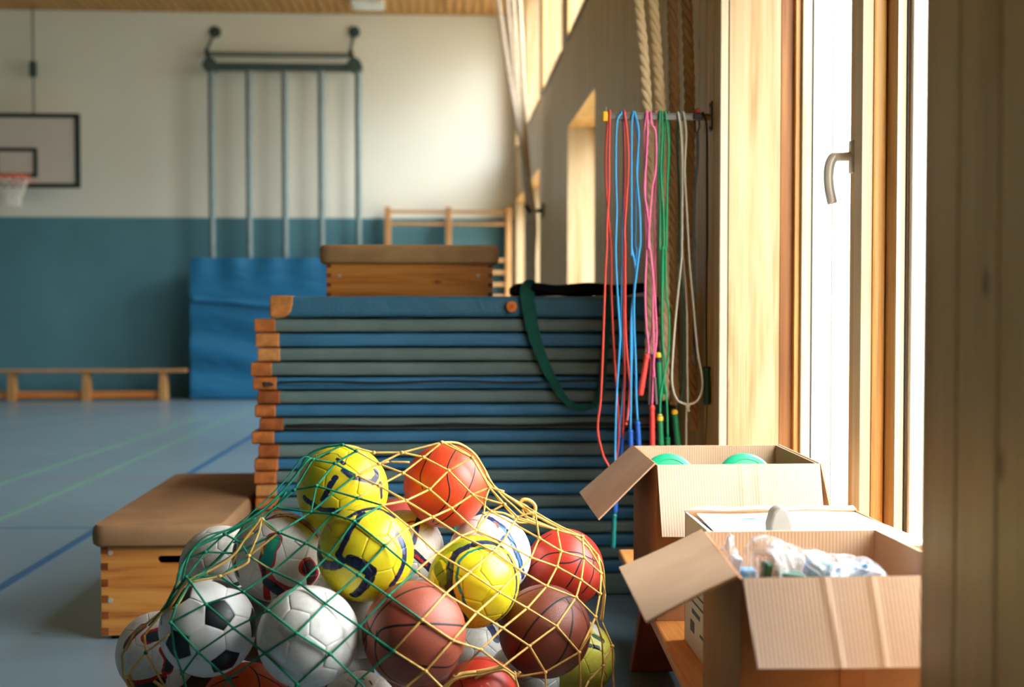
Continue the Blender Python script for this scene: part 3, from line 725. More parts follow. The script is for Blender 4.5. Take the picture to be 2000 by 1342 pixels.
# 2 red with blue grip
j = jr('red jump rope between the blue ropes, with a blue handle low beside the box', 320); m = MB()
strand(m, [(322, 590), (335, 700), (342, 850), (335, 1000), (322, 1200), (325, 1300)], [(325, 300), (328, 550), (345, 760), (350, 800), (345, 900), (333, 1000)], True)
e_ = strand(m, [(318, 590), (322, 850), (320, 1200)], [(318, 200), (318, 500), (322, 740), (318, 900), (312, 1085)], False)
m.build('cord', RED, j, smooth=True)
grip(e_, g5(303, 1190, YR+.016), .0082, H_BLU, j)
MB().ball(g5(330, 1015), .006, 8, 6).build('cord_tip', H_RED, j)
# 3 blue, long one
j = jr('longest blue jump rope, its teal handle hanging below the cardboard box flap', 300); m = MB()
strand(m, [(305, 590), (280, 650), (275, 900), (280, 1100), (275, 1300)], [(280, 250), (292, 450), (298, 560), (290, 700), (278, 900), (272, 1190), (280, 1330)], True, .004)
strand(m, [(309, 590), (318, 750), (318, 950), (312, 1150), (310, 1300)], [(305, 300), (303, 500), (312, 640), (322, 740), (300, 1000), (290, 1190), (280, 1330)], False, .004)
m.build('cord', BLU, j, smooth=True)
grip(P_(1205, 938, YR-.02), P_(1200, 1002, YR-.02), .0100, H_BLU, j)
h = grip(P_(1200, 1003, YR-.02), P_(1197, 1071, YR-.02), .0088, H_TEAL, j); h['label'] = 'teal lower handle'
# 4, 5 blue pair with handles
j = jr('blue jump rope second from the left, its blue handle just above the box rim', 372); m = MB()
e_ = strand(m, [(367, 590), (358, 700), (358, 1300)], [(360, 100), (378, 200), (375, 300), (357, 450), (355, 700), (355, 850), (352, 1045)], True, .003)
strand(m, [(372, 590), (392, 720), (392, 850), (382, 1000), (378, 1200), (378, 1300)], [(384, 100), (372, 300), (362, 420), (360, 700), (350, 900), (335, 1000)], False)
m.build('cord', BLU, j, smooth=True)
grip(e_, g5(355, 1180), .0095, H_BLU, j)
j = jr('blue jump rope third from the left, its blue handle highest of the blue ones', 378); m = MB()
e_ = strand(m, [(378, 590), (396, 700), (385, 900), (400, 1100), (405, 1250), (402, 1300)], [(400, 100), (382, 240), (372, 340), (372, 500), (380, 700), (383, 880), (390, 1000)], True, .008)
m.build('cord', BLU, j, smooth=True)
grip(e_, g5(397, 1165, YR-.024), .0095, H_BLU, j)
# pink
j = jr('pink jump rope with two red handles, left strands of the pink bunch', 436); m = MB()
strand(m, [(438, 590), (425, 700), (430, 900), (430, 1100), (437, 1300)], [(430, 300), (434, 480), (447, 600), (446, 650)], True, .002)
e2 = strand(m, [(444, 590), (442, 700), (434, 850), (426, 1000), (445, 1150), (453, 1300)], [(462, 150), (470, 300), (470, 450), (474, 600), (472, 760), (466, 915)], True, .010)
m.build('cord', PNK, j, smooth=True)
grip(g5(440, 648), g5(404, 865), .0105, H_RED, j); grip(e2, g5(467, 1165, YR-.026), .0100, H_RED, j)
j = jr('pink jump rope with thin grey handles, right strands of the pink bunch', 478); m = MB()
strand(m, [(462, 590), (464, 650), (485, 700), (485, 880), (465, 1000), (450, 1200), (447, 1300)], [(455, 100), (470, 240), (482, 380), (490, 530), (484, 620), (474, 700), (478, 770)], True, .012)
strand(m, [(480, 590), (486, 720), (486, 900), (478, 1100), (480, 1300)], [(476, 200), (466, 500), (452, 620), (460, 700), (455, 770)], False, .002)
m.build('cord', PNK, j, smooth=True)
grip(g5(456, 770), g5(452, 915), .0050, H_GRY, j); grip(g5(480, 770, YR-.03), g5(489, 912, YR-.03), .0050, H_GRY, j)
# green
j = jr('green jump rope with a yellow-capped green handle beside the red ones', 505); m = MB()
strand(m, [(508, 590), (500, 750), (500, 900), (508, 1100), (506, 1300)], [(510, 100), (512, 300), (520, 500), (518, 640), (500, 650)], True, .004)
e_ = strand(m, [(520, 590), (520, 700), (512, 900), (524, 1100), (528, 1300)], [(522, 100), (518, 400), (522, 600), (534, 700), (530, 760), (512, 850), (507, 965)], True, .011)
m.build('cord', GRN, j, smooth=True)
grip(g5(498, 642), g5(510, 880), .0105, H_GRN, j, YEL, 'yellow handle cap'); grip(e_, g5(514, 1165, YR-.027), .0105, H_GRN, j, YEL, 'yellow handle cap', .16)
a_, b_ = g5(499, 668), g5(501, 690); MB().tube([a_, b_], [.0118]*2, 14).build('handle_band', BLK, j)
j = jr('green jump rope with a short green handle ending at the box rim', 540); m = MB()
e_ = strand(m, [(538, 590), (552, 750), (545, 1000), (540, 1300)], [(536, 100), (540, 330), (555, 450), (552, 640), (530, 770), (540, 860), (545, 960), (548, 1085)], True, .006)
strand(m, [(530, 590), (530, 720), (522, 900), (520, 1200)], [(526, 200), (520, 400), (516, 600), (520, 760), (530, 860)], False, .004)
strand(m, [(545, 590), (556, 720), (552, 900), (534, 1150), (520, 1300)], [(516, 200), (512, 500), (518, 700), (526, 860)], False, .010)
m.build('cord', GRN, j, smooth=True)
grip(e_, g5(547, 1165), .0095, H_GRN, j)
j = jr('dark green jump rope behind the white one, with a thick yellow-capped handle', 600); m = MB()
e_ = strand(m, [(600, 590), (598, 700), (600, 850), (608, 1000), (608, 1300)], [(612, 200), (630, 400), (632, 700), (622, 860), (585, 945)], False, .012)
m.build('cord', DGR, j, smooth=True)
grip(g5(583, 942, YR+.02), g5(606, 1165, YR+.02), .0115, H_GRN, j, YEL, 'yellow handle cap')
# white
j = jr('off-white jump rope knotted into a large open loop above the box', 620); m = MB()
strand(m, [(605, 590), (618, 700), (625, 900), (622, 1300)], [(615, 200), (590, 450), (572, 700), (573, 820), (600, 890), (650, 915)], True, .002)
strand(m, [(634, 590), (645, 700), (637, 900), (648, 1100), (658, 1300)], [(665, 200), (690, 480), (706, 650), (725, 750), (728, 830), (700, 895), (650, 915)], True, .009)
strand(m, [(618, 590), (628, 800), (625, 1100), (625, 1300)], [(635, 200), (648, 400), (650, 700), (652, 915), (645, 960), (645, 1200)], False, .0)
m.build('cord', WHT, j, smooth=True)
MB().ball(g5(652, 922), .010, 10, 8, (1, .9, 1)).tube([g5(650, 925), g5(660, 950)], .0045, 8).build('knot', WHT, j, smooth=True)
# black cord with dark green handle
j = jr('thin black jump rope with a dark green handle, next to the wall', 740); m = MB()
e_ = strand(m, [(735, 590), (752, 660), (755, 900), (755, 1300)], [(752, 200), (750, 500), (752, 712)], True)
m.build('cord', BLK, j, smooth=True)
grip(e_, g5(754, 915), .0135, H_DGR, j)
MB().tube([g5(754, 915), g5(752, 1000), g5(745, 1120), g5(745, 1200)], .002, 6).build('cord_end', BLK, j)
j = jr('salmon jump rope strand hanging behind the pink bunch', 482); m = MB()
strand(m, [(484, 600), (482, 900), (479, 1100), (480, 1300)], [(482, 150), (484, 350), (470, 520), (440, 600), (432, 640)], False, .010)
m.build('cord', SAL, j, smooth=True)
# ------------------------------------------------------------------ thick twisted climbing ropes
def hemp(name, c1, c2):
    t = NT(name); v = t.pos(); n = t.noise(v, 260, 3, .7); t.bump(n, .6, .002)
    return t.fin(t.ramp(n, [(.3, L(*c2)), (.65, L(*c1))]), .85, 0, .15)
HEMP = hemp('lit_hemp', (242, 222, 182), (212, 186, 142)); HEMPD = hemp('shaded_hemp', (176, 142, 98), (142, 110, 72))  # same hemp twice: lit ropes painted lighter, shaded ones darker
def thick(label, pts, d, mat, low):
    P = [U(x, y, Y) for x, y, Y in pts]; topd = P[0]-P[1]; topd = topd*( (ZC-.004-P[0].z)/topd.z); P = [P[0]+topd*q for q in (1, .66, .33)]+P
    P = spline(P, 12)
    # resample evenly
    R_ = [P[0]]; acc = 0; st = .008
    for a, b in zip(P[:-1], P[1:]):
        L_ = (b-a).length; n = max(1, int(L_/st))
        for k in range(1, n+1): R_.append(a.lerp(b, k/n))
    t_ = thing('climbing_rope', label, 'rope', tuple(R_[-1]), 'thick twisted climbing ropes by the near window')
    u = Vector((1, 0, 0)); s = 0; C_ = [[], [], []]; prev = R_[0]
    for i, p in enumerate(R_):
        tt = (R_[min(i+1, len(R_)-1)]-R_[max(i-1, 0)]).normalized(); u = (u-tt*u.dot(tt)).normalized(); w = tt.cross(u)
        s += (p-prev).length; prev = p; ph = -2*PI*s/.135
        for k in range(3):
            a = ph+2*PI*k/3; C_[k].append(p+(u*math.cos(a)+w*math.sin(a))*d*.245)
    for k in range(3): MB().tube(C_[k], d*.262, 10).build('strand', mat, t_, smooth=True)
    return t_
YT = 4.79
thick('pale twisted climbing rope leftmost above the rack bar', [(1246, 0, YT), (1256, 100, YT), (1264, 216, YT), (1270, 300, YT+.02), (1271, 480, YT+.03), (1270, 690, YT+.03)], .044, HEMP, 0)
thick('pale twisted climbing rope second from the left above the rack bar', [(1275, 0, YT), (1283, 100, YT), (1290, 216, YT), (1296, 330, YT+.02), (1298, 520, YT+.02), (1297, 780, YT+.03)], .044, HEMP, 0)
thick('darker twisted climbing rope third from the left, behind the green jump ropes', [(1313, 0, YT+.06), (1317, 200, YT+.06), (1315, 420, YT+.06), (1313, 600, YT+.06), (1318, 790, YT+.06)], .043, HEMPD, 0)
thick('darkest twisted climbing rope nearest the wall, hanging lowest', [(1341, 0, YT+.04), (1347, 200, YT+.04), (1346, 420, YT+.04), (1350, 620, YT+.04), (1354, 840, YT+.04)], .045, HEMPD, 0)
# ================================================================== bench under the cartons
BW_ = wood('bench_pine', (216, 152, 84), (200, 130, 64), (156, 88, 38), 1, 1., .35, True, .45)
RBW = plain('red_brown_lacquer', (150, 76, 46), .4, 0, .4, .12, 14)
ZB = .352
bn = thing('gym_bench', 'varnished wooden gym bench carrying the cardboard boxes along the window wall', 'bench', (.75, 3.0, 0))
a, b = Vector((.655, 4.56, 0)), Vector((.525, 1.66, 0)); YN = 1.93
def bx(y): return a.x+(y-a.y)*(b.x-a.x)/(b.y-a.y)
def plank(y0, y1, i0, i1, z0, z1, nm, mat, bev=.006):
    MB().hexa([(bx(y0)+i0, y0, z0), (bx(y0)+i1, y0, z0), (bx(y1)+i1, y1, z0), (bx(y1)+i0, y1, z0), (bx(y0)+i0, y0, z1), (bx(y0)+i1, y0, z1), (bx(y1)+i1, y1, z1), (bx(y1)+i0, y1, z1)]).build(nm, mat, bn, bevel=bev, seg=3)
plank(YN, 4.56, 0, .155, ZB-.034, ZB, 'seat_board', BW_, .010)
plank(YN, 4.56, .16, .315, ZB-.034, ZB, 'seat_board', BW_, .010)
plank(YN+.04, 4.5, .14, .18, .06, .15, 'balance_beam', BW_)
for yy in (4.2, 2.95, 2.05):
    x = bx(yy)+.157
    m = MB(); m.hexa([(x-.15, yy-.025, 0), (x+.15, yy-.025, 0), (x+.15, yy+.025, 0), (x-.15, yy+.025, 0), (x-.10, yy-.025, ZB-.035), (x+.10, yy-.025, ZB-.035), (x+.10, yy+.025, ZB-.035), (x-.10, yy+.025, ZB-.035)])
    m.build('leg', RBW, bn, bevel=.006)
# ================================================================== cardboard boxes
def card(name, c, cdark, axis=0, out=False):
    """corrugated board; axis: direction across the flutes"""
    t = NT(name); v = t.pos(False); w = t.n('SeparateXYZ'); t.put(w.inputs[0], v)
    q = w.outputs[axis] if axis < 2 else t.math('ADD', w.outputs[0], w.outputs[1])
    fl = t.math('SINE', t.math('MULTIPLY', q, 2*PI/.0078))
    n = t.noise(v, 4, 4); n2 = t.noise(t.vm('MULTIPLY', v, (40, 40, 6)), 6, 2)
    col = t.ramp(t.math('ADD', t.math('ADD', n, t.math('MULTIPLY', fl, .035)), t.math('MULTIPLY', n2, .12)), [(.35, L(*cdark)), (.68, L(*c))])
    t.bump(t.math('ADD', fl, t.math('MULTIPLY', n2, 1.)), .18, .0012)
    return t.fin(col, .8, 0, .15)
KIN = card('cardboard_inside', (208, 178, 150), (192, 160, 130)); KOUT = card('cardboard_outside', (172, 128, 92), (154, 110, 76), 1)
KEDGE = plain('cardboard_torn_edge', (214, 190, 162), .85)
KFL = card('cardboard_flap', (232, 208, 190), (220, 194, 172)); KFL1 = card('cardboard_flap_dimmed', (190, 164, 142), (178, 150, 128)); KSH = card('cardboard_flap_side', (186, 154, 126), (170, 136, 108), 1)  # KFL1 is the same board darkened to offset the strong window light
def carton(label, fl, fr_, br, bl, z0, z1, mo, mi):
    """open carton; corners at the rim given in plan"""
    T = .005; c = (Vector((*fl, 0))+Vector((*fr_, 0))+Vector((*br, 0))+Vector((*bl, 0)))/4
    t_ = thing('cardboard_box', label, 'box', (c.x, c.y, z0), 'cardboard boxes on the bench')
    cn = [Vector((*q, 0)) for q in (fl, fr_, br, bl)]
    nm = ['front_panel', 'right_panel', 'back_panel', 'left_panel']
    for k in range(4):
        p, q = cn[k], cn[(k+1) % 4]; inn = (c-(p+q)/2); inn.z = 0; d = (q-p).normalized(); n = Vector((-d.y, d.x, 0)); n = n if n.dot(inn) > 0 else -n
        out = [(p.x, p.y, z0), (q.x, q.y, z0), (q.x, q.y, z1), (p.x, p.y, z1)]
        off = n*T; m = MB()
        m.hexa([Vector(out[0]), Vector(out[1]), Vector(out[1])+off, Vector(out[0])+off, Vector(out[3]), Vector(out[2]), Vector(out[2])+off, Vector(out[3])+off])
        m.build(nm[k], mo[k], t_)
    inner = [q+(c-q).normalized()*.009 for q in cn]
    MB().hexa([Vector((q.x, q.y, z0+.001)) for q in inner]+[Vector((q.x, q.y, z0+.006)) for q in inner]).build('bottom_panel', mi, t_)
    return t_
# box 1 (back), with the green discs
z1 = U(1440, 908, 3.5).z; P1 = [U(1283, 908, 3.5), U(1600, 907, 3.5), U(1517, 868, 4.0), U(1238, 871, 4.0)]
q1 = [(p.x, p.y) for p in P1]
K1 = carton('open cardboard box with green discs inside, at the back of the bench', q1[0], q1[1], q1[2], q1[3], ZB+.001, z1, [KOUT, KSH, KIN, KOUT], KIN)
def W1(u, v): return -.0022*math.exp(-((u-.52)/.012)**2)-.0022*math.exp(-((u-.62)/.012)**2)+.004*math.sin(3*u)*v
z3 = z1+.002
MB().sheet((P1[0].x, 3.497, z3), (P1[1].x, 3.497, z3), U(1613, 1050, 3.44), U(1293, 1049, 3.43), .005, 60, 8, W1).build('front_flap', KFL1, K1, smooth='auto')
MB().sheet((P1[3].x-.003, 4.0, z3), (P1[0].x-.003, 3.5, z3), U(1168, 1014, 3.50), U(1131, 961, 3.98), .005, 20, 10, lambda u, v: .004*math.sin(5*u+2*v)).build('left_flap', KSH, K1, smooth='auto')
pr = U(1627, 995, 3.5)
MB().sheet((P1[2].x+.006, 4.0, z3), (P1[1].x+.006, 3.5, z3), (P1[1].x+.035, 3.5, pr.z), (P1[2].x+.035, 4.0, pr.z), .005, 12, 6).build('right_flap', KSH, K1, smooth='auto')
# green discs
GD = plain('green_disc_plastic', (18, 158, 112), .35, 0, .45, .05)
for i, (px, rr, tilt) in enumerate(((1314, .088, 1.1), (1466, .092, 1.12))):
    c = U(px, 888, 3.78); ctr = Vector((c.x, 3.82, c.z-rr*.9))
    t_ = thing('green_disc', 'green plastic throwing disc standing in the back box, %s one' % ('left' if i == 0 else 'right'), 'disc', tuple(ctr), 'green discs in the back box')
    rot = Quaternion((1, 0, 0), tilt) @ Quaternion((0, 1, 0), .0)
    def lathe(prof, n=40):
        vs = []; 
        for (r_, h) in prof:
            for k in range(n):
                a = 2*PI*k/n; vs.append(ctr+rot @ Vector((r_*math.cos(a), r_*math.sin(a), h)))
        fs = [(j*n+k, j*n+(k+1) % n, (j+1)*n+(k+1) % n, (j+1)*n+k) for j in range(len(prof)-1) for k in range(n)]
        return MB().add(vs, fs)
    lathe([(.001, .004), (rr*.6, .004), (rr*.84, .002), (rr*.95, -.004), (rr, -.014), (rr*.985, -.024), (rr*.96, -.020), (rr*.96, -.010), (rr*.8, -.002), (.001, -.001)]).build('disc_body', GD, t_, smooth=True)
    lathe([(rr*.70, .0035), (rr*.72, .0058), (rr*.74, .0035)]).build('raised_ring', GD, t_, smooth=True)
    # more of the stack behind it
    ctr2 = ctr
    ctr = ctr+Vector((.012, .024, -.010))
    lathe([(.001, .004), (rr*.84, .002), (rr*.95, -.004), (rr, -.014), (rr*.96, -.020), (rr*.8, -.002), (.001, -.001)]).build('disc_body', GD, t_, smooth=True)
    # they stand on a folded towel of board inside the carton
m = MB().box(P1[0].x+.03, P1[1].x-.04, 3.62, 3.97, ZB+.008, z1-.205)
pk = thing('packed_carton', 'flat inner carton in the back box under the green discs', 'box', (.85, 3.8, ZB+.008)); m.build('carton_body', KOUT, pk, bevel=.003)
# box 2 (middle) white topped
z2 = U(1500, 998, 3.3).z; xl2, xr2 = U(1338, 998, 3.3).x, U(1672, 995, 3.3).x
PRW = plain('printed_white_board', (212, 214, 206), .6, 0, .3, .05)
WHB = plain('white_coated_board', (240, 240, 238), .5, 0, .3, .02)
K2 = carton('white-lidded cardboard box with printed side, in the middle of the bench', (xl2, 2.80), (xr2, 2.80), (xr2, 3.3), (xl2, 3.3), ZB+.001, z2, [KOUT, KOUT, KOUT, PRW], KIN)
MB().sheet((xl2+.03, 3.285, z2-.004), (xr2-.004, 3.285, z2-.004), (xr2+.01, 2.80, z2+.004), (xl2+.02, 2.80, z2-.012), .004, 10, 6, lambda u, v: .003*math.sin(7*u)).build('lid_flap', WHB, K2)
MB().sheet((xl2-.002, 3.303, z2), (xr2+.002, 3.303, z2), (xr2+.002, 3.33, z2+.006), (xl2+.04, 3.33, z2+.007), .005, 20, 3, lambda u, v: .002*math.sin(19*u)).build('back_flap', KIN, K2)
MB().sheet((xl2+.001, 3.29, z2-.002), (xl2+.001, 2.82, z2-.002), (xl2+.05, 2.82, z2-.03), (xl2+.05, 3.29, z2-.03), .004, 6, 3).build('left_flap', PRW, K2)
INK = plain('blue_grey_ink', (70, 92, 110), .6); INKB = plain('blue_print', (60, 110, 170), .6)
# printed strokes on the side
for k, (z_a, y_a, ln, tall) in enumerate([(.10, 3.20, .10, .012), (.13, 3.22, .16, .006), (.155, 3.18, .12, .006), (.19, 3.24, .18, .010), (.06, 3.10, .05, .008), (.22, 3.2, .1, .006), (.05, 3.22, .05, .03)]):
    MB().box(xl2-.0008, xl2+.001, y_a-ln, y_a, ZB+z_a, ZB+z_a+tall).build('printed_mark', INK, K2)
c = U(1475, 1010, 3.15)
for k in range(2):
    MB().tube([Vector((c.x-.02+.014*k+.02*math.cos(q), 3.15+.03*math.sin(q), z2+.0005)) for q in [x*.35 for x in range(8)]], [.002+.0015*math.sin(x*.4) for x in range(8)], 6, flat=.3).build('printed_swirl', INKB, K2)
# white rounded stone/soap block on the lid
c0 = U(1521, 1034, 3.0); c1 = U(1517, 988, 3.0); hh = c1.z-(z2-.006)
st = thing('white_foam_grip', 'white rounded foam piece standing on the lid of the middle box', 'foam', (c0.x, 3.0, z2-.004))
m = MB(); prof = [(-.030, 0), (-.031, .35), (-.022, .82), (-.008, .99), (.004, 1.0), (.014, .92), (.024, .62), (.031, .38), (.031, 0)]
vs = [(c0.x+x_, yy, z2-.004+q*hh) for yy in (2.97, 3.02) for x_, q in prof]; K = len(prof)
m.add(vs, [tuple(range(K)), tuple(range(2*K-1, K-1, -1))]+[(k, (k+1) % K, K+(k+1) % K, K+k) for k in range(K)]).build('foam_body', plain('foam_white', (148, 142, 134), .85), st, bevel=.008, seg=3, smooth='auto')
# box 3 (front)
z3b = U(1600, 1130, 2.2).z; P3 = [U(1447, 1131, 2.2), U(1905, 1124, 2.2), U(1712, 1032, 2.68), U(1374, 1040, 2.68)]
q3 = [(p.x, p.y) for p in P3]
K3 = carton('open cardboard box with plastic bags inside, nearest on the bench beside the dark wall', q3[0], q3[1], q3[2], q3[3], ZB+.001, z3b, [KOUT, KIN, KIN, KOUT], KIN)
def W3(u, v): return -.0028*math.exp(-((u-.345-.04*v)/.010)**2)-.0028*math.exp(-((u-.545-.04*v)/.010)**2)+.003*math.sin(4*u)*v
zz = z3b+.003
MB().sheet((P3[0].x+.002, 2.197, zz), (P3[1].x, 2.197, zz), U(1905, 1303, 2.13), U(1480, 1307, 2.12), .005, 80, 8, W3).build('front_flap', KFL, K3, smooth='auto')
MB().sheet((P3[3].x-.003, 2.68, zz), (P3[0].x-.003, 2.2, zz), U(1263, 1218, 2.20), U(1208, 1106, 2.66), .005, 24, 12, lambda u, v: .005*math.sin(4*u+2*v)-.002*math.exp(-((v-.55)/.02)**2)).build('left_flap', KSH, K3, smooth='auto')
# brown tape on its front
MB().box(U(1640, 1320, 2.2).x, U(1690, 1320, 2.2).x, 2.1985, 2.2, ZB+.004, z3b-.02).build('tape_strip', plain('brown_tape', (168, 104, 60), .3, 0, .5), K3)
# plastic bags with contents
t = NT('clear_film'); v = t.pos(False); n = t.noise(v, 14, 3, .6, 2.0)
tr = t.n('BsdfTransparent'); tr.inputs[0].default_value = (.97, .97, .98, 1)
t.fin((.78, .78, .82, 1), .16, 0, .6); t.bump(n, 1., .03); mx = t.n('MixShader')
t.put(mx.inputs[0], t.ramp(n, [(.42, (.14,)*3+(1,)), (.70, (.7,)*3+(1,))])); t.put(mx.inputs[1], tr.outputs[0]); t.put(mx.inputs[2], t.p.outputs[0])
t.t.links.new(mx.outputs[0], t.out.inputs[0]); FILM = t.m
def blob(c, r, seed, n=28, m_=18, amp=.25, sq=1.0):
    from mathutils import noise as nz
    M_ = MB(); M_.ball((0, 0, 0), 1, n, m_); out = []
    for p in M_.v:
        d = p.normalized(); k = 1+amp*(nz.noise(d*1.6+Vector((seed, 0, 0)))+.6*abs(nz.noise(d*4+Vector((0, seed, 0)))))
        out.append(Vector(c)+Vector((d.x*r[0], d.y*r[1], d.z*r[2]))*k)
    M_.v = out; return M_
Yb = 2.42
def b3(px, py, Y=Yb): return U(px, py, Y)
bag1 = thing('plastic_bag', 'crumpled clear plastic bag with blue and green items, in the front box', 'bag', tuple(b3(1600, 1150)))
# crumpled sheet body following the traced outline
top = [(1462, 1122), (1463, 1080), (1470, 1052), (1490, 1047), (1520, 1052), (1560, 1068), (1610, 1080), (1660, 1088), (1700, 1093), (1718, 1106), (1727, 1122)]
vs = []; n = 44; rowsN = 12
from mathutils import noise as nz
TP = spline([b3(*q) for q in top], 6); 
for j in range(rowsN+1):
    for i, p in enumerate(TP):
        f = j/rowsN; ang = PI*f; base = Vector((p.x, Yb, z3b-.10)); hgt = p.z-base.z
        q = Vector((p.x, Yb-.085*math.cos(ang)*(1+.2*math.sin(i*.4)), base.z+hgt*(math.sin(ang)**.6 if 0 < f < 1 else 0)))
        q += Vector((0, 1, .55))*(.014*nz.noise(Vector((q.x*26, q.y*30, j*.7)))+.008*nz.noise(q*70)) ; vs.append(q)
K = len(TP); fs = [(j*K+i, j*K+i+1, (j+1)*K+i+1, (j+1)*K+i) for j in range(rowsN) for i in range(K-1)]
MB().add(vs, fs).build('film', FILM, bag1, smooth=True, sub=1)
ITW = plain('item_white', (196, 198, 206), .5); ITB = plain('item_blue', (44, 118, 178), .45); ITG = plain('item_dark_green', (20, 84, 66), .5); ITL = plain('item_light_blue', (92, 160, 200), .5)
def pack(parent, x0, x1, ya, yb_, py0, py1, mat, tilt, nm):
    a_, b_ = b3(x0, py1, ya), b3(x1, py0, ya)
    M_ = MB().box(-abs(b_.x-a_.x)/2, abs(b_.x-a_.x)/2, -.02, .02, -abs(b_.z-a_.z)/2, abs(b_.z-a_.z)/2); c = (a_+b_)/2
    q = Quaternion((0, 1, 0), tilt); M_.v = [c+q @ p for p in M_.v]
    M_.build(nm, mat, parent, bevel=.005, seg=3)
pack(bag1, 1500, 1560, 2.42, 0, 1075, 1150, ITW, .3, 'white_pack'); pack(bag1, 1575, 1640, 2.42, 0, 1095, 1130, ITL, .25, 'blue_pack')
pack(bag1, 1630, 1700, 2.40, 0, 1108, 1160, ITB, -.35, 'blue_pack'); pack(bag1, 1488, 1506, 2.36, 0, 1098, 1140, ITG, .1, 'green_tube')
pack(bag1, 1515, 1570, 2.35, 0, 1117, 1135, ITG, .12, 'green_tube'); pack(bag1, 1560, 1640, 2.46, 0, 1100, 1170, ITW, .1, 'white_pack')
pack(bag1, 1640, 1720, 2.46, 0, 1105, 1160, ITW, .2, 'white_pack')
bag2 = thing('plastic_bag', 'small twist of clear plastic at the left corner inside the front box', 'bag', tuple(b3(1425, 1130, 2.5)))
blob(b3(1422, 1112, 2.5), (.020, .03, .060), 3., amp=.5).build('film', FILM, bag2, smooth=True)
pack(bag2, 1445, 1475, 2.5, 0, 1110, 1150, ITL, 0, 'blue_pack'); pack(bag2, 1420, 1440, 2.5, 0, 1085, 1150, ITW, .3, 'white_pack')
fl_ = thing('packed_carton', 'folded carton filling the bottom of the front box under the bags', 'box', (.74, 2.45, ZB+.008))
MB().box(P3[0].x+.04, P3[2].x-.02, 2.22, 2.66, ZB+.008, z3b-.105).build('carton_body', KOUT, fl_, bevel=.004)
# ================================================================== balls
def icos():
    g = (1+5**.5)/2; v = []
    for a in (-1, 1):
        for b in (-g, g): v += [(0, a, b), (a, b, 0), (b, 0, a)]
    return [Vector(p).normalized() for p in v]
IV = icos(); EL = min((IV[0]-p).length for p in IV[1:])
NB = [[j for j in range(12) if j != i and (IV[i]-IV[j]).length < EL*1.1] for i in range(12)]
def order(c, pts):
    n = c.normalized(); u = (pts[0]-n*pts[0].dot(n)).normalized(); w = n.cross(u)
    return sorted(pts, key=lambda p: math.atan2(p.dot(w), p.dot(u)))
PANELS = []
for i in range(12): PANELS.append(('p', order(IV[i], [(IV[i]*2+IV[j])/3 for j in NB[i]])))
for i in range(12):
    for j in NB[i]:
        for k in NB[i]:
            if i < j < k and k in NB[j]:
                c = (IV[i]+IV[j]+IV[k])/3; ps = [(IV[a]*2+IV[b])/3 for a in (i, j, k) for b in (i, j, k) if a != b]
                PANELS.append(('h', order(c, ps)))
PM = []
for kind, ps in PANELS:
    m_ = 6; bd = []
    for k in range(len(ps)):
        for q in range(m_): bd.append(ps[k].lerp(ps[(k+1) % len(ps)], q/m_).normalized())
    c = sum(ps, Vector()).normalized(); K = len(bd); vs = [c]; rows = [.25, .5, .75, .9, .965, 1.0]
    for t_ in rows:
        for b in bd:
            rr = 1.0 if t_ < .95 else (.9975 if t_ < 1 else .984)
            vs.append((c*(1-t_)+b*t_).normalized()*rr)
    fs = [(0, 1+k, 1+(k+1) % K) for k in range(K)]
    for j in range(len(rows)-1):
        for k in range(K): fs.append((1+j*K+k, 1+(j+1)*K+k, 1+(j+1)*K+(k+1) % K, 1+j*K+(k+1) % K))
    me = bpy.data.meshes.new('panel'); me.from_pydata([tuple(p) for p in vs], [], fs); me.polygons.foreach_set('use_smooth', [True]*len(fs)); me.materials.append(None)
    PM.append((kind, me))
# name: px, py, pr, R, Y
BD = dict(y1=(669,957,.119,3.219), o1=(870,949,.116,3.406), y2=(714,1080,.119,3.032), w4=(543,1087,.118,3.216), g5=(432,1108,.118,3.527),
 bw=(406,1227,.116,2.998), w7=(602,1244,.119,2.889), bb8=(809,1237,.123,2.905), y9=(925,1136,.1165,3.107), w10=(956,1085,.117,3.428), w11=(788,1076,.115,3.461),
 r12=(1102,1110,.1135,3.494), bb13=(1064,1233,.120,3.161), w14=(308,1275,.1075,3.27), o15=(480,1386,.1165,3.107), r16=(941,1361,.0972,3.036), w17=(700,1394,.104,3.052),
 y18=(1128,1284,.109,3.543), w19=(925,1268,.102,3.51), r20=(776,1048,.118,3.815), f1=(700,1205,.105,3.15), f2=(505,1215,.105,3.31), f3=(985,1215,.105,3.69), f4=(832,1345,.105,3.18), f5=(560,1340,.105,3.37), f6=(760,1180,.105,3.58), f7=(400,1330,.105,3.42), f8=(880,1225,.105,3.82), f9=(660,1320,.105,3.54), f0=(1040,1170,.105,3.88), w21=(620,1130,.114,3.597), g22=(1020,1330,.103,3.357))
BC = {k: (U(v[0], v[1], v[3]), v[2]) for k, v in BD.items()}
def frame(c):
    t_ = (CAM-c).normalized(); r_ = (RM @ Vector((1, 0, 0))); r_ = (r_-t_*r_.dot(t_)).normalized(); u_ = t_.cross(r_); return r_, u_, t_
def disc(c, u, v):
    r_, u_, t_ = frame(c); q = u*u+v*v
    if q > .995: s = math.sqrt(.995/q); u *= s; v *= s; q = .995
    return (r_*u+u_*v+t_*math.sqrt(1-q)).normalized()
def orient(c, A, B):
    """rotation taking icosahedron vertex 0 to disc point A and its neighbour towards B"""
    a = disc(c, *A); b = disc(c, *B); n0 = IV[0]; n1 = IV[NB[0][0]]
    def basis(x, y): y = (y-x*y.dot(x)).normalized(); return Matrix((x, y, x.cross(y))).transposed()
    return (basis(a, b) @ basis(n0, n1).transposed()).to_quaternion()
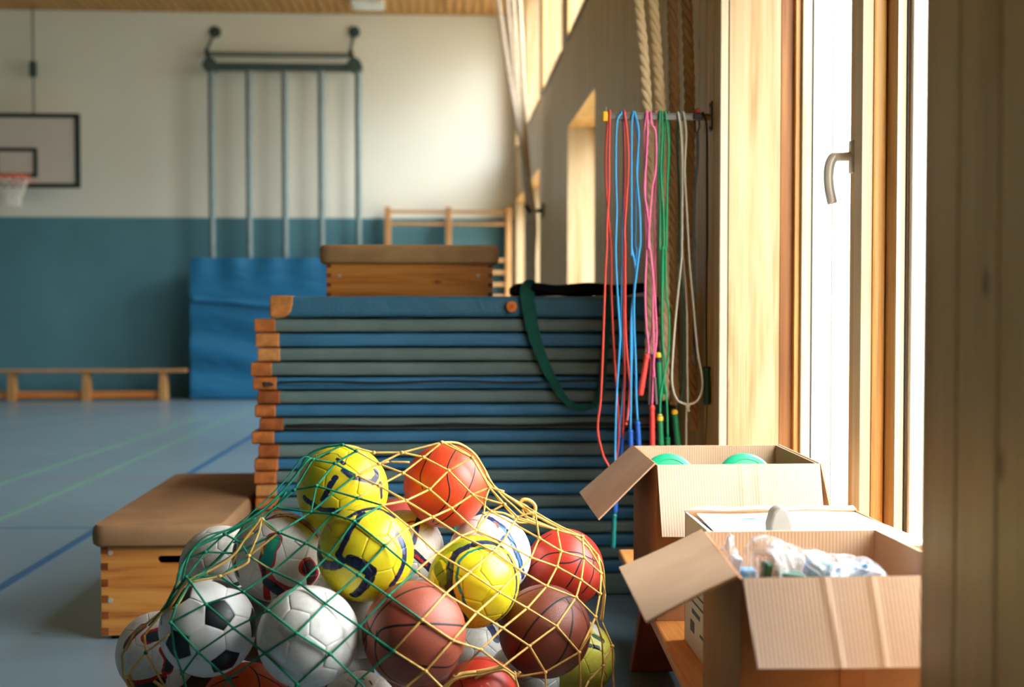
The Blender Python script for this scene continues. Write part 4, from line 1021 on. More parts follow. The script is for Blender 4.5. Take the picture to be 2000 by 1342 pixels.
def ballmat(name, base, dirt, strokes, rough=.36, bump=.10, soil=.5, spec=.45):
    """strokes: (localA, localB, width, colour) - printed bands on the skin; earlier ones lie below"""
    t = NT(name); tc_ = t.n('TexCoord').outputs['Object']
    d1 = t.noise(tc_, 1.7, 5, .7); d2 = t.noise(tc_, 9, 4, .7)
    col = t.mix(t.math('MULTIPLY', t.ramp(t.math('ADD', t.math('MULTIPLY', d1, .65), t.math('MULTIPLY', d2, .35)), [(.46, (0,)*3+(1,)), (.66, (1,)*3+(1,))]), soil), L(*base), L(*dirt))
    if strokes:
        nz_ = t.n('TexNoise'); t.put(nz_.inputs['Vector'], tc_); nz_.inputs['Scale'].default_value = 2.2; nz_.inputs['Detail'].default_value = 2
        P = t.vm('ADD', tc_, t.vm('SCALE', t.vm('SUBTRACT', nz_.outputs['Color'], (.5, .5, .5)), .12))
        P = t.vm('NORMALIZE', P)
        wear = t.math('MULTIPLY', t.math('SUBTRACT', t.noise(tc_, 16, 4, .75), .62), .55)
        last = None; groups = []
        for A, B, w, c in strokes:
            if groups and groups[-1][0] == c: groups[-1][1].append((A, B, w))
            else: groups.append((c, [(A, B, w)]))
        for c, ss in groups:
            mk = None
            for A, B, w in ss:
                AB = B-A; l2 = max(1e-6, AB.dot(AB))
                PA = t.vm('SUBTRACT', P, tuple(A)); h = t.math('MULTIPLY', t.vm('DOT_PRODUCT', PA, tuple(AB), out=1), 1/l2, clamp=True)
                dd = t.vm('LENGTH', t.vm('SUBTRACT', PA, t.vm('SCALE', tuple(AB), h)), out=1)
                sd = t.math('SUBTRACT', w*1.22, dd); mk = sd if mk is None else t.math('MAXIMUM', mk, sd)
            mk = t.math('SUBTRACT', mk, t.math('MAXIMUM', wear, 0.)); mk = t.math('MULTIPLY', mk, 90., clamp=True)
            col = t.mix(mk, col, L(*c))
    t.bump(t.noise(tc_, 110, 2), bump, .0006)
    return t.fin(col, t.ramp(d2, [(.3, (rough-.06,)*3+(1,)), (.7, (rough+.12,)*3+(1,))]), 0, spec)
def soccer(key, label, ori, mats, strokes=(), cat='ball', **kw):
    c, R = BC[key]; q = orient(c, *ori); qi = q.inverted()
    t_ = thing('football', label, cat, tuple(c), 'balls in the net'); t_.rotation_mode = 'QUATERNION'; t_.rotation_quaternion = q; t_.scale = (R,)*3
    ls = []
    for s in strokes:
        pts, w, col_ = s
        V = [qi @ disc(c, *p) for p in pts]
        for A, B in zip(V[:-1], V[1:]):
            # split long chords so that the band follows the skin
            M_ = ((A+B)/2).normalized()
            ls += [(A, M_, w, col_), (M_, B, w, col_)] if (A-B).length > .45 else [(A, B, w, col_)]
    mh = ballmat(key+'_skin', mats[0], mats[2], ls, **kw)
    mp = mh if mats[1] is None else ballmat(key+'_dark_skin', mats[1], [min(255, x+26) for x in mats[1]], [], soil=.35)
    for kind, me in PM:
        o = bpy.data.objects.new('panel', me); COL.objects.link(o); o.parent = t_
        o.material_slots[0].link = 'OBJECT'; o.material_slots[0].material = mp if kind == 'p' else mh
    return t_
NAVY = (28, 38, 78); TEAL = (22, 128, 122); CRIM = (186, 44, 40); MAR = (92, 26, 34); OLV = (120, 150, 60); SKY_ = (60, 130, 180); DTEAL = (36, 62, 78); GRNS = (30, 150, 80)
YEL_ = (232, 214, 40)
soccer('y1', 'yellow football with worn navy marks, topmost left in the net', ((-.62, .22), (-.1, -.2)), (YEL_, None, (196, 172, 40)),
       [([(-.16, .26), (-.3, .02), (-.42, -.2)], .06, NAVY), ([(-.80, -.18), (-.57, -.35), (-.3, -.43), (-.10, -.44)], .055, NAVY), ([(.0, .42), (.10, .33), (.22, .26), (.42, .20), (.62, .17)], .045, NAVY),
        ([(.62, .17), (.72, .30), (.70, .42)], .06, NAVY), ([(.80, .14), (.84, -.16)], .05, NAVY), ([(-.10, .66), (.02, .56)], .04, NAVY), ([(-.46, .70), (-.3, .79)], .03, (70, 66, 40)), ([(-.28, .80), (-.1, .76), (0, .68)], .012, NAVY)], rough=.3)
soccer('y2', 'yellow football with broad navy bands in the middle of the net', ((-.28, .2), (.3, .35)), (YEL_, None, (190, 168, 40)),
       [([(-.40, .70), (-.14, .83), (.2, .90), (.55, .74)], .05, NAVY), ([(-.08, .80), (-.22, .60), (-.38, .30), (-.52, .0)], .06, NAVY), ([(-.97, .2), (-.93, -.05), (-.84, -.22), (-.62, -.26), (-.50, -.2)], .09, NAVY), ([(-.56, -.02), (-.44, -.16)], .06, NAVY),
        ([(-.30, -.14), (-.08, -.24), (.12, -.36)], .105, (20, 28, 58)), ([(.12, -.36), (.10, -.50), (-.02, -.66), (-.22, -.84)], .085, (20, 28, 58)), ([(.66, .34), (.78, .12), (.78, -.12), (.70, -.40), (.55, -.64)], .075, NAVY), ([(.72, .30), (.77, .0)], .03, (70, 92, 150)),
        ([(-.80, .60), (-.70, .45)], .02, (206, 120, 40))], rough=.26)
soccer('y9', 'yellow football with teal and navy swirls at right of the net', ((.05, -.12), (.2, .5)), (YEL_, None, (196, 180, 44)),
       [([(-.98, .10), (-.80, .46), (-.45, .72), (-.1, .86)], .10, (170, 186, 50)), ([(-.78, .30), (-.66, .05), (-.62, -.2)], .12, (108, 122, 60)), ([(.60, .74), (.28, .84), (-.06, .78), (-.36, .62), (-.50, .36), (-.52, .1), (-.48, -.2), (-.36, -.5), (-.16, -.80)], .075, NAVY),
        ([(.74, .56), (.86, .34), (.93, 0), (.88, -.34), (.66, -.70), (.4, -.88)], .05, NAVY), ([(-.58, -.1), (-.45, -.45), (-.26, -.76)], .04, (40, 44, 40)),
        ([(.50, .70), (.14, .70), (-.12, .62), (-.32, .40), (-.36, .12), (-.28, -.2), (-.16, -.5)], .032, TEAL), ([(.5, .82), (.1, .86), (-.3, .72)], .012, TEAL), ([(-.70, .52), (-.56, .40)], .03, GRNS), ([(.97, .1), (.94, -.2)], .02, TEAL), ([(.3, .78), (-.1, .72)], .012, (200, 205, 220))], rough=.26)
WH = (228, 226, 222); WD = (176, 170, 158)
soccer('w4', 'white football with teal oval and red outlines, upper left in the net', ((-.62, .45), (.2, .3)), (WH, None, WD),
       [([(-.52, .66), (-.2, .82), (.15, .86), (.45, .74), (.84, .42)], .035, CRIM), ([(-.40, .70), (-.1, .88), (.3, .90)], .03, DTEAL), ([(-.10, .36), (-.20, .06), (-.24, -.10)], .155, CRIM), ([(-.93, .2), (-.93, -.1), (-.86, -.36)], .08, MAR),
        ([(.60, -.20), (.72, -.30), (.78, -.5)], .16, CRIM), ([(.64, -.22), (.74, -.34), (.74, -.5)], .13, (60, 22, 30)), ([(-.35, -.1), (-.26, -.36), (-.22, -.6), (-.20, -.92)], .065, CRIM), ([(-.22, -.3), (-.08, -.52), (.16, -.66), (.42, -.70)], .05, CRIM),
        ([(-.34, -.02), (-.28, -.30), (-.22, -.56)], .045, (50, 30, 36)), ([(-.20, -.56), (-.04, -.70), (.14, -.80), (.05, -.9)], .10, DTEAL), ([(-.09, .35), (-.18, .08), (-.24, -.08)], .118, TEAL), ([(-.06, .36), (-.1, .2)], .06, (40, 150, 110)), ([(-.36, .26), (-.33, .08)], .02, (206, 190, 60)),
        ([(.36, .30), (.5, .2)], .022, (50, 60, 110))])
soccer('g5', 'scuffed grey-white football behind the left edge of the net', ((-.1, .1), (.5, .3)), ((206, 204, 196), None, (150, 148, 138)), [([(.30, -.42), (.42, -.36)], .05, (60, 60, 60))], soil=.8)
soccer('bw', 'classic white football with black pentagons, left front of the net', ((.215, .28), (-.575, -.34)), ((236, 236, 238), (16, 22, 30), (200, 200, 200)),
       [([(-.93, .08), (-.95, .24)], .03, (20, 20, 24)), ([(-.88, -.2), (-.86, -.36)], .012, (60, 80, 110))], rough=.34, soil=.35)
soccer('w7', 'plain white scuffed football at the front of the net', ((-.27, .23), (.22, -.10)), ((230, 229, 226), None, (178, 174, 164)), rough=.36, soil=.6)
soccer('w10', 'white football with blue and navy ribbon print, upper right behind the yellow one', ((-.3, .2), (.2, .4)), (WH, None, WD),
       [([(-.05, .90), (.12, .80), (.34, .66), (.50, .40), (.62, .1), (.74, -.3), (.80, -.5)], .065, (34, 52, 104)), ([(.10, .80), (.36, .60), (.54, .30), (.70, -.15), (.78, -.42)], .028, SKY_), ([(.14, .78), (.20, .66)], .03, (206, 96, 60)), ([(.36, .44), (.22, .30), (.05, .2)], .05, (40, 96, 140)), ([(.5, .62), (.8, .40)], .02, (34, 52, 104))])
soccer('w11', 'white football with navy and red flashes, behind the middle of the net', ((.7, .3), (.5, .75)), (WH, None, WD),
       [([(.36, .86), (.30, .48), (.24, .2)], .06, (46, 74, 130)), ([(.40, .84), (.31, .3)], .02, CRIM), ([(.26, .70), (.1, .66)], .03, CRIM), ([(.24, -.05), (.45, -.22), (.66, -.42)], .085, (30, 36, 70)), ([(.30, -.12), (.56, -.32)], .035, CRIM)])
soccer('w14', 'white football with teal and crimson patches, lowest at the left of the net', ((-.4, -.15), (.1, -.4)), (WH, None, (182, 178, 164)),
       [([(-.40, .62), (-.56, .44), (-.74, .16)], .09, CRIM), ([(-.44, .58), (-.58, .40), (-.74, .16)], .065, DTEAL), ([(-.46, .60), (-.54, .50)], .05, (80, 160, 150)), ([(-.24, .36), (0, .46), (.3, .50)], .15, CRIM), ([(-.18, .36), (0, .42), (.3, .46)], .115, DTEAL),
        ([(.16, .06), (.30, -.14), (.26, -.40)], .12, CRIM), ([(.18, .04), (.30, -.14), (.27, -.38)], .085, DTEAL), ([(-.60, -.74), (-.2, -.74), (.10, -.62)], .14, CRIM), ([(-.56, -.80), (-.2, -.80), (.12, -.68)], .12, DTEAL), ([(0, .9), (.3, .88)], .06, MAR)])
soccer('w17', 'white football with small dark print, bottom of the net between orange and brown balls', ((-.4, .5), (.3, .6)), (WH, None, WD), [([(.25, .74), (.29, .66)], .022, (20, 20, 24)), ([(.05, .80), (.10, .78)], .02, (20, 20, 24))])
soccer('y18', 'yellow and white football half hidden at the lower right edge', ((.5, -.1), (.3, .6)), ((206, 202, 80), None, (150, 146, 60)),
       [([(.30, .92), (.52, .70)], .12, (214, 216, 206)), ([(.45, .55), (.66, .42)], .07, (40, 80, 60)), ([(.3, .3), (.56, .22)], .05, (20, 26, 24))])
soccer('w19', 'grey-white football deep between the two brown basketballs', ((.1, .3), (.5, .6)), ((200, 200, 198), None, (140, 140, 136)), [([(.45, .62), (.62, .3)], .12, (30, 44, 84)), ([(-.7, .2), (-.5, .5)], .12, (40, 70, 130))])
soccer('w21', 'dull white football deep in the pile behind the plain white one', ((.1, .3), (.5, .6)), ((196, 192, 180), None, (140, 136, 126)), soil=.8)
soccer('g22', 'dull grey football under the dark basketball', ((.1, .3), (.5, .6)), ((150, 150, 146), None, (110, 110, 106)), soil=.8)
#soccer('g23', 'dull grey football behind the black-and-white one', ((.1, .3), (.5, .6)), ((150, 148, 140), None, (110, 108, 100)), soil=.8)
# basketballs --------------------------------------------------------
def sphere_mesh():
    bm = bmesh.new(); bmesh.ops.create_icosphere(bm, subdivisions=5, radius=1); me = bpy.data.meshes.new('skin'); bm.to_mesh(me); bm.free()
    me.polygons.foreach_set('use_smooth', [True]*len(me.polygons)); me.materials.append(None); return me
SPH = sphere_mesh()
BSE = plain('black_seam', (26, 24, 28), .5, 0, .35, .05)
def rubber(name, c, peb=True, rough=.4):
    t = NT(name); v = t.n('TexCoord').outputs['Object']; n = t.noise(v, 1.8, 4, .6)
    d = [x*.86 for x in c]
    vo = t.n('TexVoronoi'); t.put(vo.inputs['Vector'], v); vo.inputs['Scale'].default_value = 62 if peb else 120
    t.bump(vo.outputs['Distance'], .45 if peb else .12, .0012 if peb else .0005)
    return t.fin(t.ramp(n, [(.3, L(*d)), (.7, L(*c))]), rough, 0, .45)
def basket(key, label, col, curves, peb=True, w=.024, name='basketball', rough=.42, mark=None, extra=None):
    c, R = BC[key]; t_ = thing(name, label, 'ball', tuple(c), 'balls in the net'); t_.scale = (R,)*3
    o = bpy.data.objects.new('skin', SPH); COL.objects.link(o); o.parent = t_; o.material_slots[0].link = 'OBJECT'; o.material_slots[0].material = rubber(key+'_rubber', col, peb, rough)
    for cu in curves:
        V = [disc(c, *p) for p in cu]; V = [p.normalized() for p in spline(V, 7)]
        for sgn in (1, -1):
            m = MB(); vs = []
            for i, p in enumerate(V):
                p = p*sgn; tt = (V[min(i+1, len(V)-1)]-V[max(i-1, 0)]).normalized(); s_ = p.cross(tt).normalized()
                e_ = 1.0 if 0 < i < len(V)-1 else .5
                for a_, h in ((-1, .9985), (-.6, 1.0035), (.6, 1.0035), (1, .9985)): vs.append((p+s_*(w*a_*e_)).normalized()*h)
            fs = [(i*4+k, i*4+k+1, i*4+5+k, i*4+4+k) for i in range(len(V)-1) for k in range(3)]
            me = bpy.data.meshes.new('seam'); me.from_pydata([tuple(p) for p in vs], [], fs); me.polygons.foreach_set('use_smooth', [True]*len(fs)); me.materials.append(BSE)
            q = bpy.data.objects.new('seam', me); COL.objects.link(q); q.parent = t_
    return t_, c, R
basket('bb8', 'brown pebbled basketball at the front of the net', (176, 88, 68), [
    [(-.72, -.30), (-.66, .02), (-.44, .12), (-.11, .15), (.16, .17), (.66, .16), (.97, .12)], [(-.97, -.2), (-.86, .02), (-.72, .30), (-.44, .60), (-.08, .80), (.27, .87), (.44, .84)],
    [(-.69, .06), (-.72, -.34), (-.61, -.64), (-.36, -.88), (-.2, -.95)], [(-.92, .34), (-.78, -.02), (-.60, -.22), (-.36, -.36), (-.11, -.50), (.11, -.58), (.44, -.62), (.71, -.60), (.90, -.40)], [(-.94, .24), (-.90, -.14), (-.92, -.36)], [(-.16, .98), (-.5, .84), (-.78, .55)]])
basket('bb13', 'dark brown pebbled basketball at right behind the yellow swirl ball', (126, 62, 46), [
    [(-.52, -.29), (-.25, .14), (.09, .48), (.45, .70), (.62, .72)], [(.45, .70), (.58, .44), (.55, -.02), (.40, -.44), (.09, -.80)], [(-.78, .55), (-.46, .78), (-.06, .92), (.2, .96)], [(-.52, -.29), (-.66, -.6)], [(.62, .72), (.86, .3), (.94, -.1), (.8, -.5)]])
basket('o1', 'smooth orange-red basketball topmost right in the net', (232, 78, 44), [
    [(-.19, .92), (-.48, .54), (-.59, .22), (-.55, .0), (-.52, -.08)], [(.29, .90), (.06, .48), (.05, .19), (.10, -.12), (.03, -.40), (-.19, -.66), (-.3, -.86)], [(.70, .46), (.64, .16), (.50, -.16), (.26, -.54), (-.06, -.82), (-.25, -.92)], [(.93, .25), (.97, 0), (.9, -.3)]], False, .018, rough=.36)
basket('r12', 'red rubber basketball at the right edge of the net', (204, 62, 48), [
    [(-.86, .0), (-.62, .20), (-.40, .34), (0, .39), (.34, .38), (.60, .26), (.84, .14)], [(-.14, .12), (.16, .14), (.47, .27)], [(.46, .28), (.36, .06), (.22, -.22), (.04, -.48)], [(.70, .30), (.72, -.10), (.60, -.40), (.42, -.62)], [(-.3, .86), (-.6, .64), (-.86, .3)]], False, .02, rough=.36)
basket('o15', 'orange basketball at the bottom under the black-and-white football', (226, 84, 34), [
    [(.02, .90), (.18, .74), (.26, .48), (.26, .1)], [(-.94, .3), (-.70, .50), (-.42, .62), (-.18, .66)], [(.18, .74), (.5, .6), (.8, .4)]], False, .022)
tt, c, R = basket('r16', 'red rubber ball with a pale star shape at the bottom edge', (204, 58, 40), [[(-.45, .86), (-.1, .93), (.3, .86), (.62, .66)], [(-.66, .6), (-.5, .3), (-.46, .0)]], False, .016, name='rubber_ball')
st_ = [(-.30, .60), (-.05, .42), (.32, .50), (.50, .66), (.44, .40), (.62, .12), (.26, .20), (-.02, -.02), (-.02, .26)]
V = [disc(c, *p)*1.0025 for p in st_]; ce = disc(c, .15, .32)*1.004
me = bpy.data.meshes.new('star_patch'); me.from_pydata([tuple(p) for p in V]+[tuple(ce)], [], [(i, (i+1) % 9, 9) for i in range(9)]); me.materials.append(plain('pale_pink_patch', (228, 150, 130), .4)); q = bpy.data.objects.new('star_patch', me); COL.objects.link(q); q.parent = tt; q['label'] = 'pale star patch'  # flat pale pink star-shaped patch on the ball skin
basket('r20', 'dark red ball glimpsed behind the pile between the two top balls', (170, 60, 54), [], False, name='rubber_ball')
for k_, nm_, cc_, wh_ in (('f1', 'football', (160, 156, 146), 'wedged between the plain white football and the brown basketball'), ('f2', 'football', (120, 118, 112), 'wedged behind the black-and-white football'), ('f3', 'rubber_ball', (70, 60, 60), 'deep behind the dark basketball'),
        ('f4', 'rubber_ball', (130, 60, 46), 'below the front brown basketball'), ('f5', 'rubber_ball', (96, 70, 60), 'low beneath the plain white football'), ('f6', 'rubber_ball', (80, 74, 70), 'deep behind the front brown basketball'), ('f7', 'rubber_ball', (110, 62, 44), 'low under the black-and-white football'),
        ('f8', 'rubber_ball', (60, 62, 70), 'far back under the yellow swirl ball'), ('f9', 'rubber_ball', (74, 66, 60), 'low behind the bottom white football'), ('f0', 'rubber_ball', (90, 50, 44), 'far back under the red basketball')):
    basket(k_, ('dull grey' if nm_ == 'football' else 'dull dark')+' filler rubber ball '+wh_, cc_, [], False, name='rubber_ball')  # added fillers, mostly dark-toned, to make the gaps in the heap read as shade
# embossed word and small marks on the front basketball
m = MB(); c, R = BC['bb8']
for k, (u0, v0, w_) in enumerate([(.44, -.36, .2), (.50, -.28, .12), (.52, -.42, .18), (.46, -.47, .22)]):
    for j in range(4):
        p = c+disc(c, u0+w_*j/4, v0+.012*j)*R*1.001; r_, u_, n_ = frame(c)
        m.tube([p-u_*.0022, p+u_*.0022, p+u_*.001+r_*.003], .0006, 4)
o = m.build('embossed_print', plain('dark_brown_print', (110, 52, 42), .5), None); bl = [x for x in bpy.data.objects if x.name.startswith('basketball')][0]
o.parent = bl; o.location = (o.location-c)/R; o.scale = (1/R,)*3; o['kind'] = 'stuff'
# ------------------------------------------------------------------ balls below the frame that carry the pile
FL = {'filler': []}
fillers = []
rng = random.Random(3)
carried = [BC[k] for k in BC]
for i in range(9):
    pass
low = []
for ix in range(5):
    for iy in range(4):
        R = .113; x = -.66+ix*.232+(iy % 2)*.1; y = 2.93+iy*.205; c = Vector((x, y, R+.003))
        if any((c-o[0]).length < R+o[1]-.002 for o in carried+low): 
            continue
        low.append((c, R))
for i, (c, R) in enumerate(low):
    t_ = thing('football', 'worn grey-white football on the floor underneath the pile in the net', 'ball', tuple(c), 'balls on the floor under the pile'); t_.scale = (R,)*3
    mm = MC.get('low') or ballmat('low_skin', (206, 204, 198), (160, 156, 146), []); MC['low'] = mm
    for kind, me in PM:
        o = bpy.data.objects.new('panel', me); COL.objects.link(o); o.parent = t_; o.material_slots[0].link = 'OBJECT'; o.material_slots[0].material = mm
# ================================================================== the net
chains = [
 # down-right runs
 [(402,1180),(456,1227),(517,1276),(580,1336),(612,1372)], [(372,1137),(402,1180)], [(334,1216),(387,1274),(446,1326),(480,1372)],
 [(372,1137),(430,1126),(475,1156),(524,1193),(579,1237),(645,1278),(700,1330),(740,1372)],
 [(486,1086),(534,1116),(585,1140),(636,1179),(702,1224),(768,1271),(831,1311),(870,1350)],
 [(511,1012),(545,1040),(597,1061),(641,1085),(699,1123),(758,1164),(824,1211),(884,1251),(939,1269),(982,1302)],
 [(537,991),(607,1001),(649,1004),(691,1018),(752,1066),(811,1116),(870,1160),(931,1197),(982,1227),(1034,1262),(1065,1313),(1068,1372)],
 [(575,957),(618,949),(699,973),(746,987),(800,1030),(854,1081),(917,1118),(975,1157),(1030,1188),(1087,1223),(1131,1274),(1135,1360)],
 [(611,897),(654,905),(695,928),(740,949),(793,978),(845,1010),(901,1047),(964,1077),(1015,1114),(1068,1145),(1125,1167),(1163,1205)],
 [(669,869),(696,881),(740,906),(787,924),(839,956),(882,993),(929,1036),(981,1059),(1037,1089),(1088,1107),(1135,1133),(1172,1160)],
 [(669,869),(730,884),(785,884),(827,893),(876,919),(923,966),(959,999),(1053,1051),(1096,1077),(1141,1090),(1174,1120)],
 [(863,864),(922,894),(956,952),(985,985),(1010,1010),(1088,1035),(1137,1048),(1168,1085)],
 # up-right runs
 [(356,1315),(387,1274),(456,1227),(524,1193),(585,1140),(641,1085),(691,1018),(746,987),(793,978),(839,956),(876,919),(922,894)],
 [(446,1326),(517,1276),(579,1237),(636,1179),(699,1123),(752,1066),(800,1030),(845,1010),(882,993),(923,966),(956,952)],
 [(580,1336),(645,1278),(702,1224),(758,1164),(811,1116),(854,1081),(901,1047),(929,1036),(959,999),(985,985)],
 [(700,1330),(768,1271),(824,1211),(870,1160),(917,1118),(964,1077),(981,1059),(1010,1010)],
 [(790,1345),(831,1311),(884,1251),(931,1197),(975,1157),(1015,1114),(1037,1089),(1053,1051),(1045,1000)],
 [(860,1348),(887,1321),(939,1269),(982,1227),(1030,1188),(1068,1145),(1088,1107),(1096,1077),(1088,1035)],
 [(982,1302),(1034,1262),(1087,1223),(1125,1167),(1135,1133),(1141,1090),(1137,1048)],
 [(1065,1313),(1131,1274),(1163,1205),(1172,1160),(1174,1120),(1168,1085)],
 [(334,1216),(402,1180),(475,1156),(534,1116),(597,1061),(649,1004),(699,973),(740,949),(787,924),(827,893),(863,864)],
 [(372,1137),(460,1081),(545,1040),(607,1001),(654,960),(695,928),(740,906),(785,884)],
 [(430,1126),(486,1086),(545,1040)],
 [(537,991),(575,957),(618,949),(654,905),(696,881)], [(537,991),(560,960),(575,957),(611,897),(669,869)],
 [(401,1078),(439,1043),(500,1012)], [(401,1078),(365,1090)], [(401,1078),(460,1081),(500,1030)], [(401,1078),(364,1127)], [(364,1127),(430,1126)],
 [(439,1043),(470,1060),(486,1086)], [(345,1150),(364,1127),(372,1137)], [(315,1195),(345,1150)], [(334,1216),(345,1180),(372,1137)], [(334,1216),(340,1270),(356,1315),(370,1372)],
 [(618,949),(607,1001)], [(446,1326),(420,1372)], [(580,1336),(560,1372)], [(700,1330),(680,1372)],
]
yellow_chains = [
 [(315,1195),(262,1238),(238,1280),(240,1320),(268,1372)], [(318,1195),(282,1240),(285,1275),(315,1330),(340,1372)], [(246,1322),(285,1275),(330,1240)],
 [(372,1137),(345,1185),(318,1195)], [(511,1012),(495,1040),(470,1060),(455,1100)], [(982,1302),(930,1312),(887,1321),(860,1348)], [(982,1302),(1006,1318),(1018,1372)], [(1012,1322),(1065,1313),(1131,1274),(1158,1232)],
 [(1174,1120),(1182,1160),(1176,1215),(1196,1262),(1200,1372)], [(1163,1205),(1176,1250),(1178,1300),(1172,1372)], [(1163,1205),(1150,1240),(1131,1274)], [(1178,1300),(1150,1330),(1135,1360)], [(1196,1262),(1178,1300)],
 [(785,884),(863,864)], [(700,876),(730,884)], [(956,952),(948,975),(985,985)], [(923,966),(948,975)], [(948,975),(945,1003),(959,999)], [(945,1003),(929,1036)], [(985,960),(956,952)], [(1010,1010),(1045,1000)], [(740,906),(760,902),(800,903)],
]
bundles = [ # (points, colour, radius)
 ([(318,1195),(345,1140),(358,1100),(375,1075),(405,1058),(445,1042),(500,1008),(545,968),(580,925),(602,890),(634,874),(669,869)], 'g', 1.25),
 ([(330,1190),(352,1150),(372,1080),(420,1046),(470,1024),(520,990),(560,950),(600,900),(611,897)], 'g', 1.0),
 ([(312,1200),(340,1160),(352,1110),(395,1052),(455,1030),(510,985),(555,940),(590,895),(611,897)], 'g', .8),
 ([(345,1150),(390,1120),(430,1090),(460,1050),(498,1020),(537,991),(575,957)], 'g', .9), ([(360,1140),(410,1105),(450,1062),(490,1010),(530,985)], 'g', .9),
 ([(330,1190),(365,1138),(415,1112),(455,1085),(480,1050),(511,1012)], 'y', 1.2), ([(511,1012),(528,1030),(545,1040)], 'y', 1.5), ([(430,1126),(480,1102),(486,1086)], 'y', 1.1),
 ([(486,1086),(505,1040),(511,1012)], 'y', 1.0), ([(486,1086),(534,1116)], 'y', .9), ([(430,1126),(372,1137)], 'y', 1.0), ([(486,1086),(545,1040)], 'y', .95),
 ([(455,1060),(500,1040),(520,1010),(575,957)], 'g', .8), ([(300,1215),(345,1150)], 'g', 1.0), ([(290,1222),(330,1180),(364,1127)], 'g', .8),
 ([(863,864),(895,866),(925,885),(945,915),(965,950),(1000,975),(1040,1003),(1080,1025),(1120,1045),(1150,1070),(1168,1085)], 'y', 1.25),
 ([(876,866),(922,894),(942,925),(960,950),(990,968),(1020,985),(1045,1000),(1088,1025),(1137,1048)], 'y', 1.1), ([(948,925),(975,962),(1005,990),(1030,1010),(1088,1035)], 'y', 1.0),
 ([(956,952),(975,975),(1000,1005),(1012,1020),(1040,1020)], 'y', 1.0), ([(959,999),(985,1003),(1005,1012),(1040,1022),(1088,1035)], 'y', 1.15),
 ([(1015,983),(1022,976),(1035,978),(1045,988),(1044,1000),(1036,1003),(1024,992),(1015,983)], 'y', 2.0), ([(1015,983),(1030,990),(1042,1008),(1036,1018),(1026,1008),(1020,995)], 'y', 1.3),
 ([(1168,1085),(1178,1110),(1180,1150),(1175,1190),(1172,1210)], 'y', 1.1), ([(1150,1070),(1168,1100),(1174,1120)], 'y', 1.0),
 ([(887,1321),(905,1316),(935,1312),(965,1306),(982,1302)], 'y', 1.9), ([(870,1345),(890,1326),(930,1318),(975,1308),(1000,1320),(1012,1345),(1014,1372)], 'y', 1.6), ([(928,1326),(945,1318),(985,1310),(1006,1330)], 'y', 1.1),
 ([(1008,1322),(1016,1312),(1010,1318),(1004,1312)], 'y', 1.3), ([(250,1318),(262,1345),(275,1372)], 'y', 1.6), ([(300,1330),(318,1345),(330,1372)], 'y', 1.5),
]
NETB = list(BC.values())
def front(px, py):
    d = ray(px, py).normalized(); best = None
    for c, R in NETB:
        oc = CAM-c; b = oc.dot(d); q = b*b-(oc.dot(oc)-(R+.0042)**2)
        if q > 0:
            s = -b-math.sqrt(q); y = (CAM+d*s).y
            if best is None or y < best: best = y
    return best
key = {}; X_ = []; links = []
def node(p):
    p = (float(p[0]), float(p[1]))
    if p not in key: key[p] = len(X_); X_.append(p)
    return key[p]
cords = []      # (list of sample ids, colour, radius)
def bcol(px, py):
    ys_ = [(840, 700), (870, 700), (930, 680), (990, 742), (1066, 785), (1120, 815), (1170, 800), (1211, 808), (1271, 770), (1400, 755)]
    for (a, xa_), (b, xb_) in zip(ys_[:-1], ys_[1:]):
        if a <= py <= b: return 'y' if px > xa_+(xb_-xa_)*(py-a)/(b-a) else 'g'
    return 'g'
def addedge(a, b, col=None, r=1.0, curve=None):
    ia, ib = node(a), node(b); n = max(3, int(math.hypot(a[0]-b[0], a[1]-b[1])/8)); ids = [ia]
    for k in range(1, n):
        t_ = k/n; X_.append((a[0]+(b[0]-a[0])*t_, a[1]+(b[1]-a[1])*t_)); ids.append(len(X_)-1)
    ids.append(ib)
    for p, q in zip(ids[:-1], ids[1:]): links.append((p, q))
    cords.append((ids, col or bcol((a[0]+b[0])/2, (a[1]+b[1])/2), r))
deg = {}
for ch in chains:
    for a, b in zip(ch[:-1], ch[1:]):
        addedge(a, b); deg[a] = deg.get(a, 0)+1; deg[b] = deg.get(b, 0)+1
for ch in yellow_chains:
    for a, b in zip(ch[:-1], ch[1:]): addedge(a, b, 'y'); deg[a] = deg.get(a, 0)+1; deg[b] = deg.get(b, 0)+1
for pts, col_, r_ in bundles:
    sp_ = spline([(p[0], p[1], 0) for p in pts], 5); ids = []
    for p in sp_: X_.append((p.x, p.y)); ids.append(len(X_)-1)
    ids[0] = node(pts[0]); ids[-1] = node(pts[-1])
    for p, q in zip(ids[:-1], ids[1:]): links.append((p, q))
    cords.append((ids, col_, r_))
N = len(X_); lim = np.array([(front(*p) or 9.) for p in X_]); Yn = np.minimum(lim, 3.35)
Lk = np.array(links); cnt = np.zeros(N); np.add.at(cnt, Lk[:, 0], 1); np.add.at(cnt, Lk[:, 1], 1)
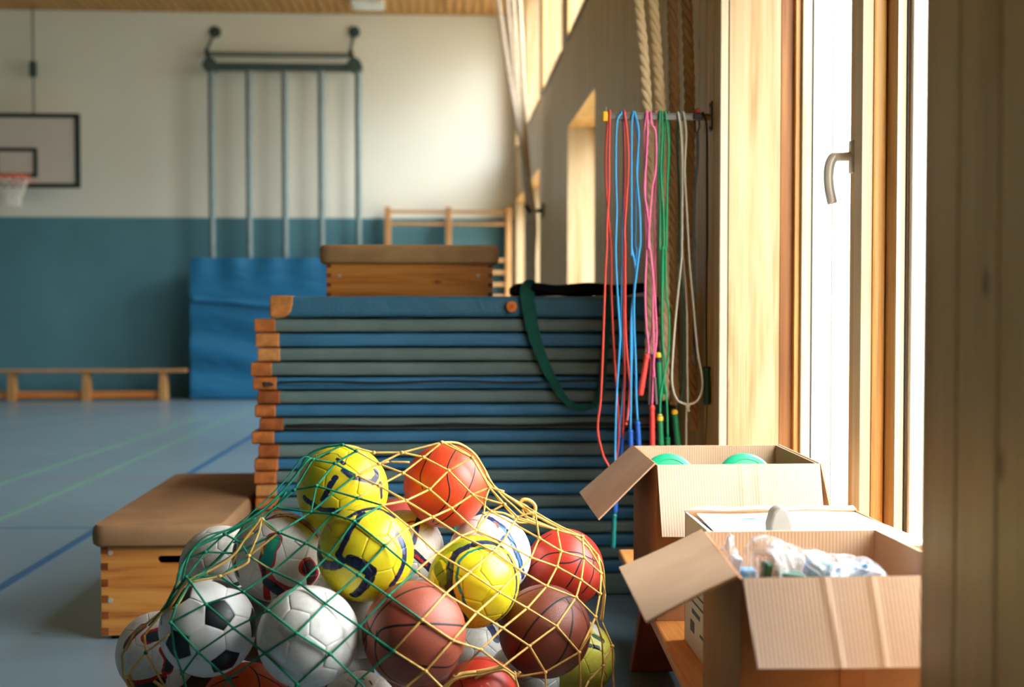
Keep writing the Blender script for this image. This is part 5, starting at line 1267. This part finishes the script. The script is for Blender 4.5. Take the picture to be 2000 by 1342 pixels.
for it in range(900):
    s = np.zeros(N); np.add.at(s, Lk[:, 0], Yn[Lk[:, 1]]); np.add.at(s, Lk[:, 1], Yn[Lk[:, 0]])
    Yn = np.minimum(s/cnt, lim)
PT = [U(p[0], p[1], float(Yn[i])) for i, p in enumerate(X_)]
net = thing('ball_net', 'green and yellow knotted net stretched over the heap of balls', 'net', (-.2, 3.2, 0))
GN = plain('green_net_cord', (20, 134, 104), .6, 0, .3, .25, 40, .5, 500); YN = plain('yellow_net_cord', (232, 188, 104), .6, 0, .3, .18, 40, .5, 500)
RN = .0027; mg, my = MB(), MB(); skirt = MB()
for ids, c_, r_ in cords:
    P = [PT[i] for i in ids]
    (mg if c_ == 'g' else my).tube(P, RN*r_*(1 if len(ids) < 30 else 1), 6, True)
kg, ky = MB(), MB()
for p, d_ in deg.items():
    if d_ >= 3:
        (kg if bcol(*p) == 'g' and not (p[0] < 520 and p in ((430,1126),(511,1012),(486,1086))) else ky).ball(PT[key[(float(p[0]), float(p[1]))]]-Vector((0, .001, 0)), .0052, 8, 6, (1.1, 1, .95))
# the skirt of the net, running from the lowest knots down to the floor and gathered behind
ends = [k for k in key if k[1] >= 1340]
for p in ends:
    a = PT[key[p]]; b = Vector((a.x*1.02, a.y-.01, .012)); mid = (a+b)/2+Vector((0, -.02, 0))
    skirt.tube(spline([a, mid, b, b+Vector((.03, .04, -.006))], 5), RN, 6)
for k in range(9):
    x = -.62+k*.12; skirt.tube(spline([Vector((x, 3.95, .012)), Vector((x*.9, 3.90, .35)), Vector((x*.75-.05, 3.74, .62)), U(470+k*76, 1180-10*(k % 3), 3.75)], 6), RN, 6)
mg.build('green_netting', GN, net, smooth=True, label='green netting'); my.build('yellow_netting', YN, net, smooth=True, label='yellow netting'); kg.build('green_knots', GN, net, smooth=True, kind='stuff'); ky.build('yellow_knots', YN, net, smooth=True, kind='stuff')
skirt.build('net_skirt', GN, net, smooth=True, kind='stuff')
for nm in ('green_netting', 'yellow_netting'): bpy.data.objects[nm]['kind'] = 'stuff'
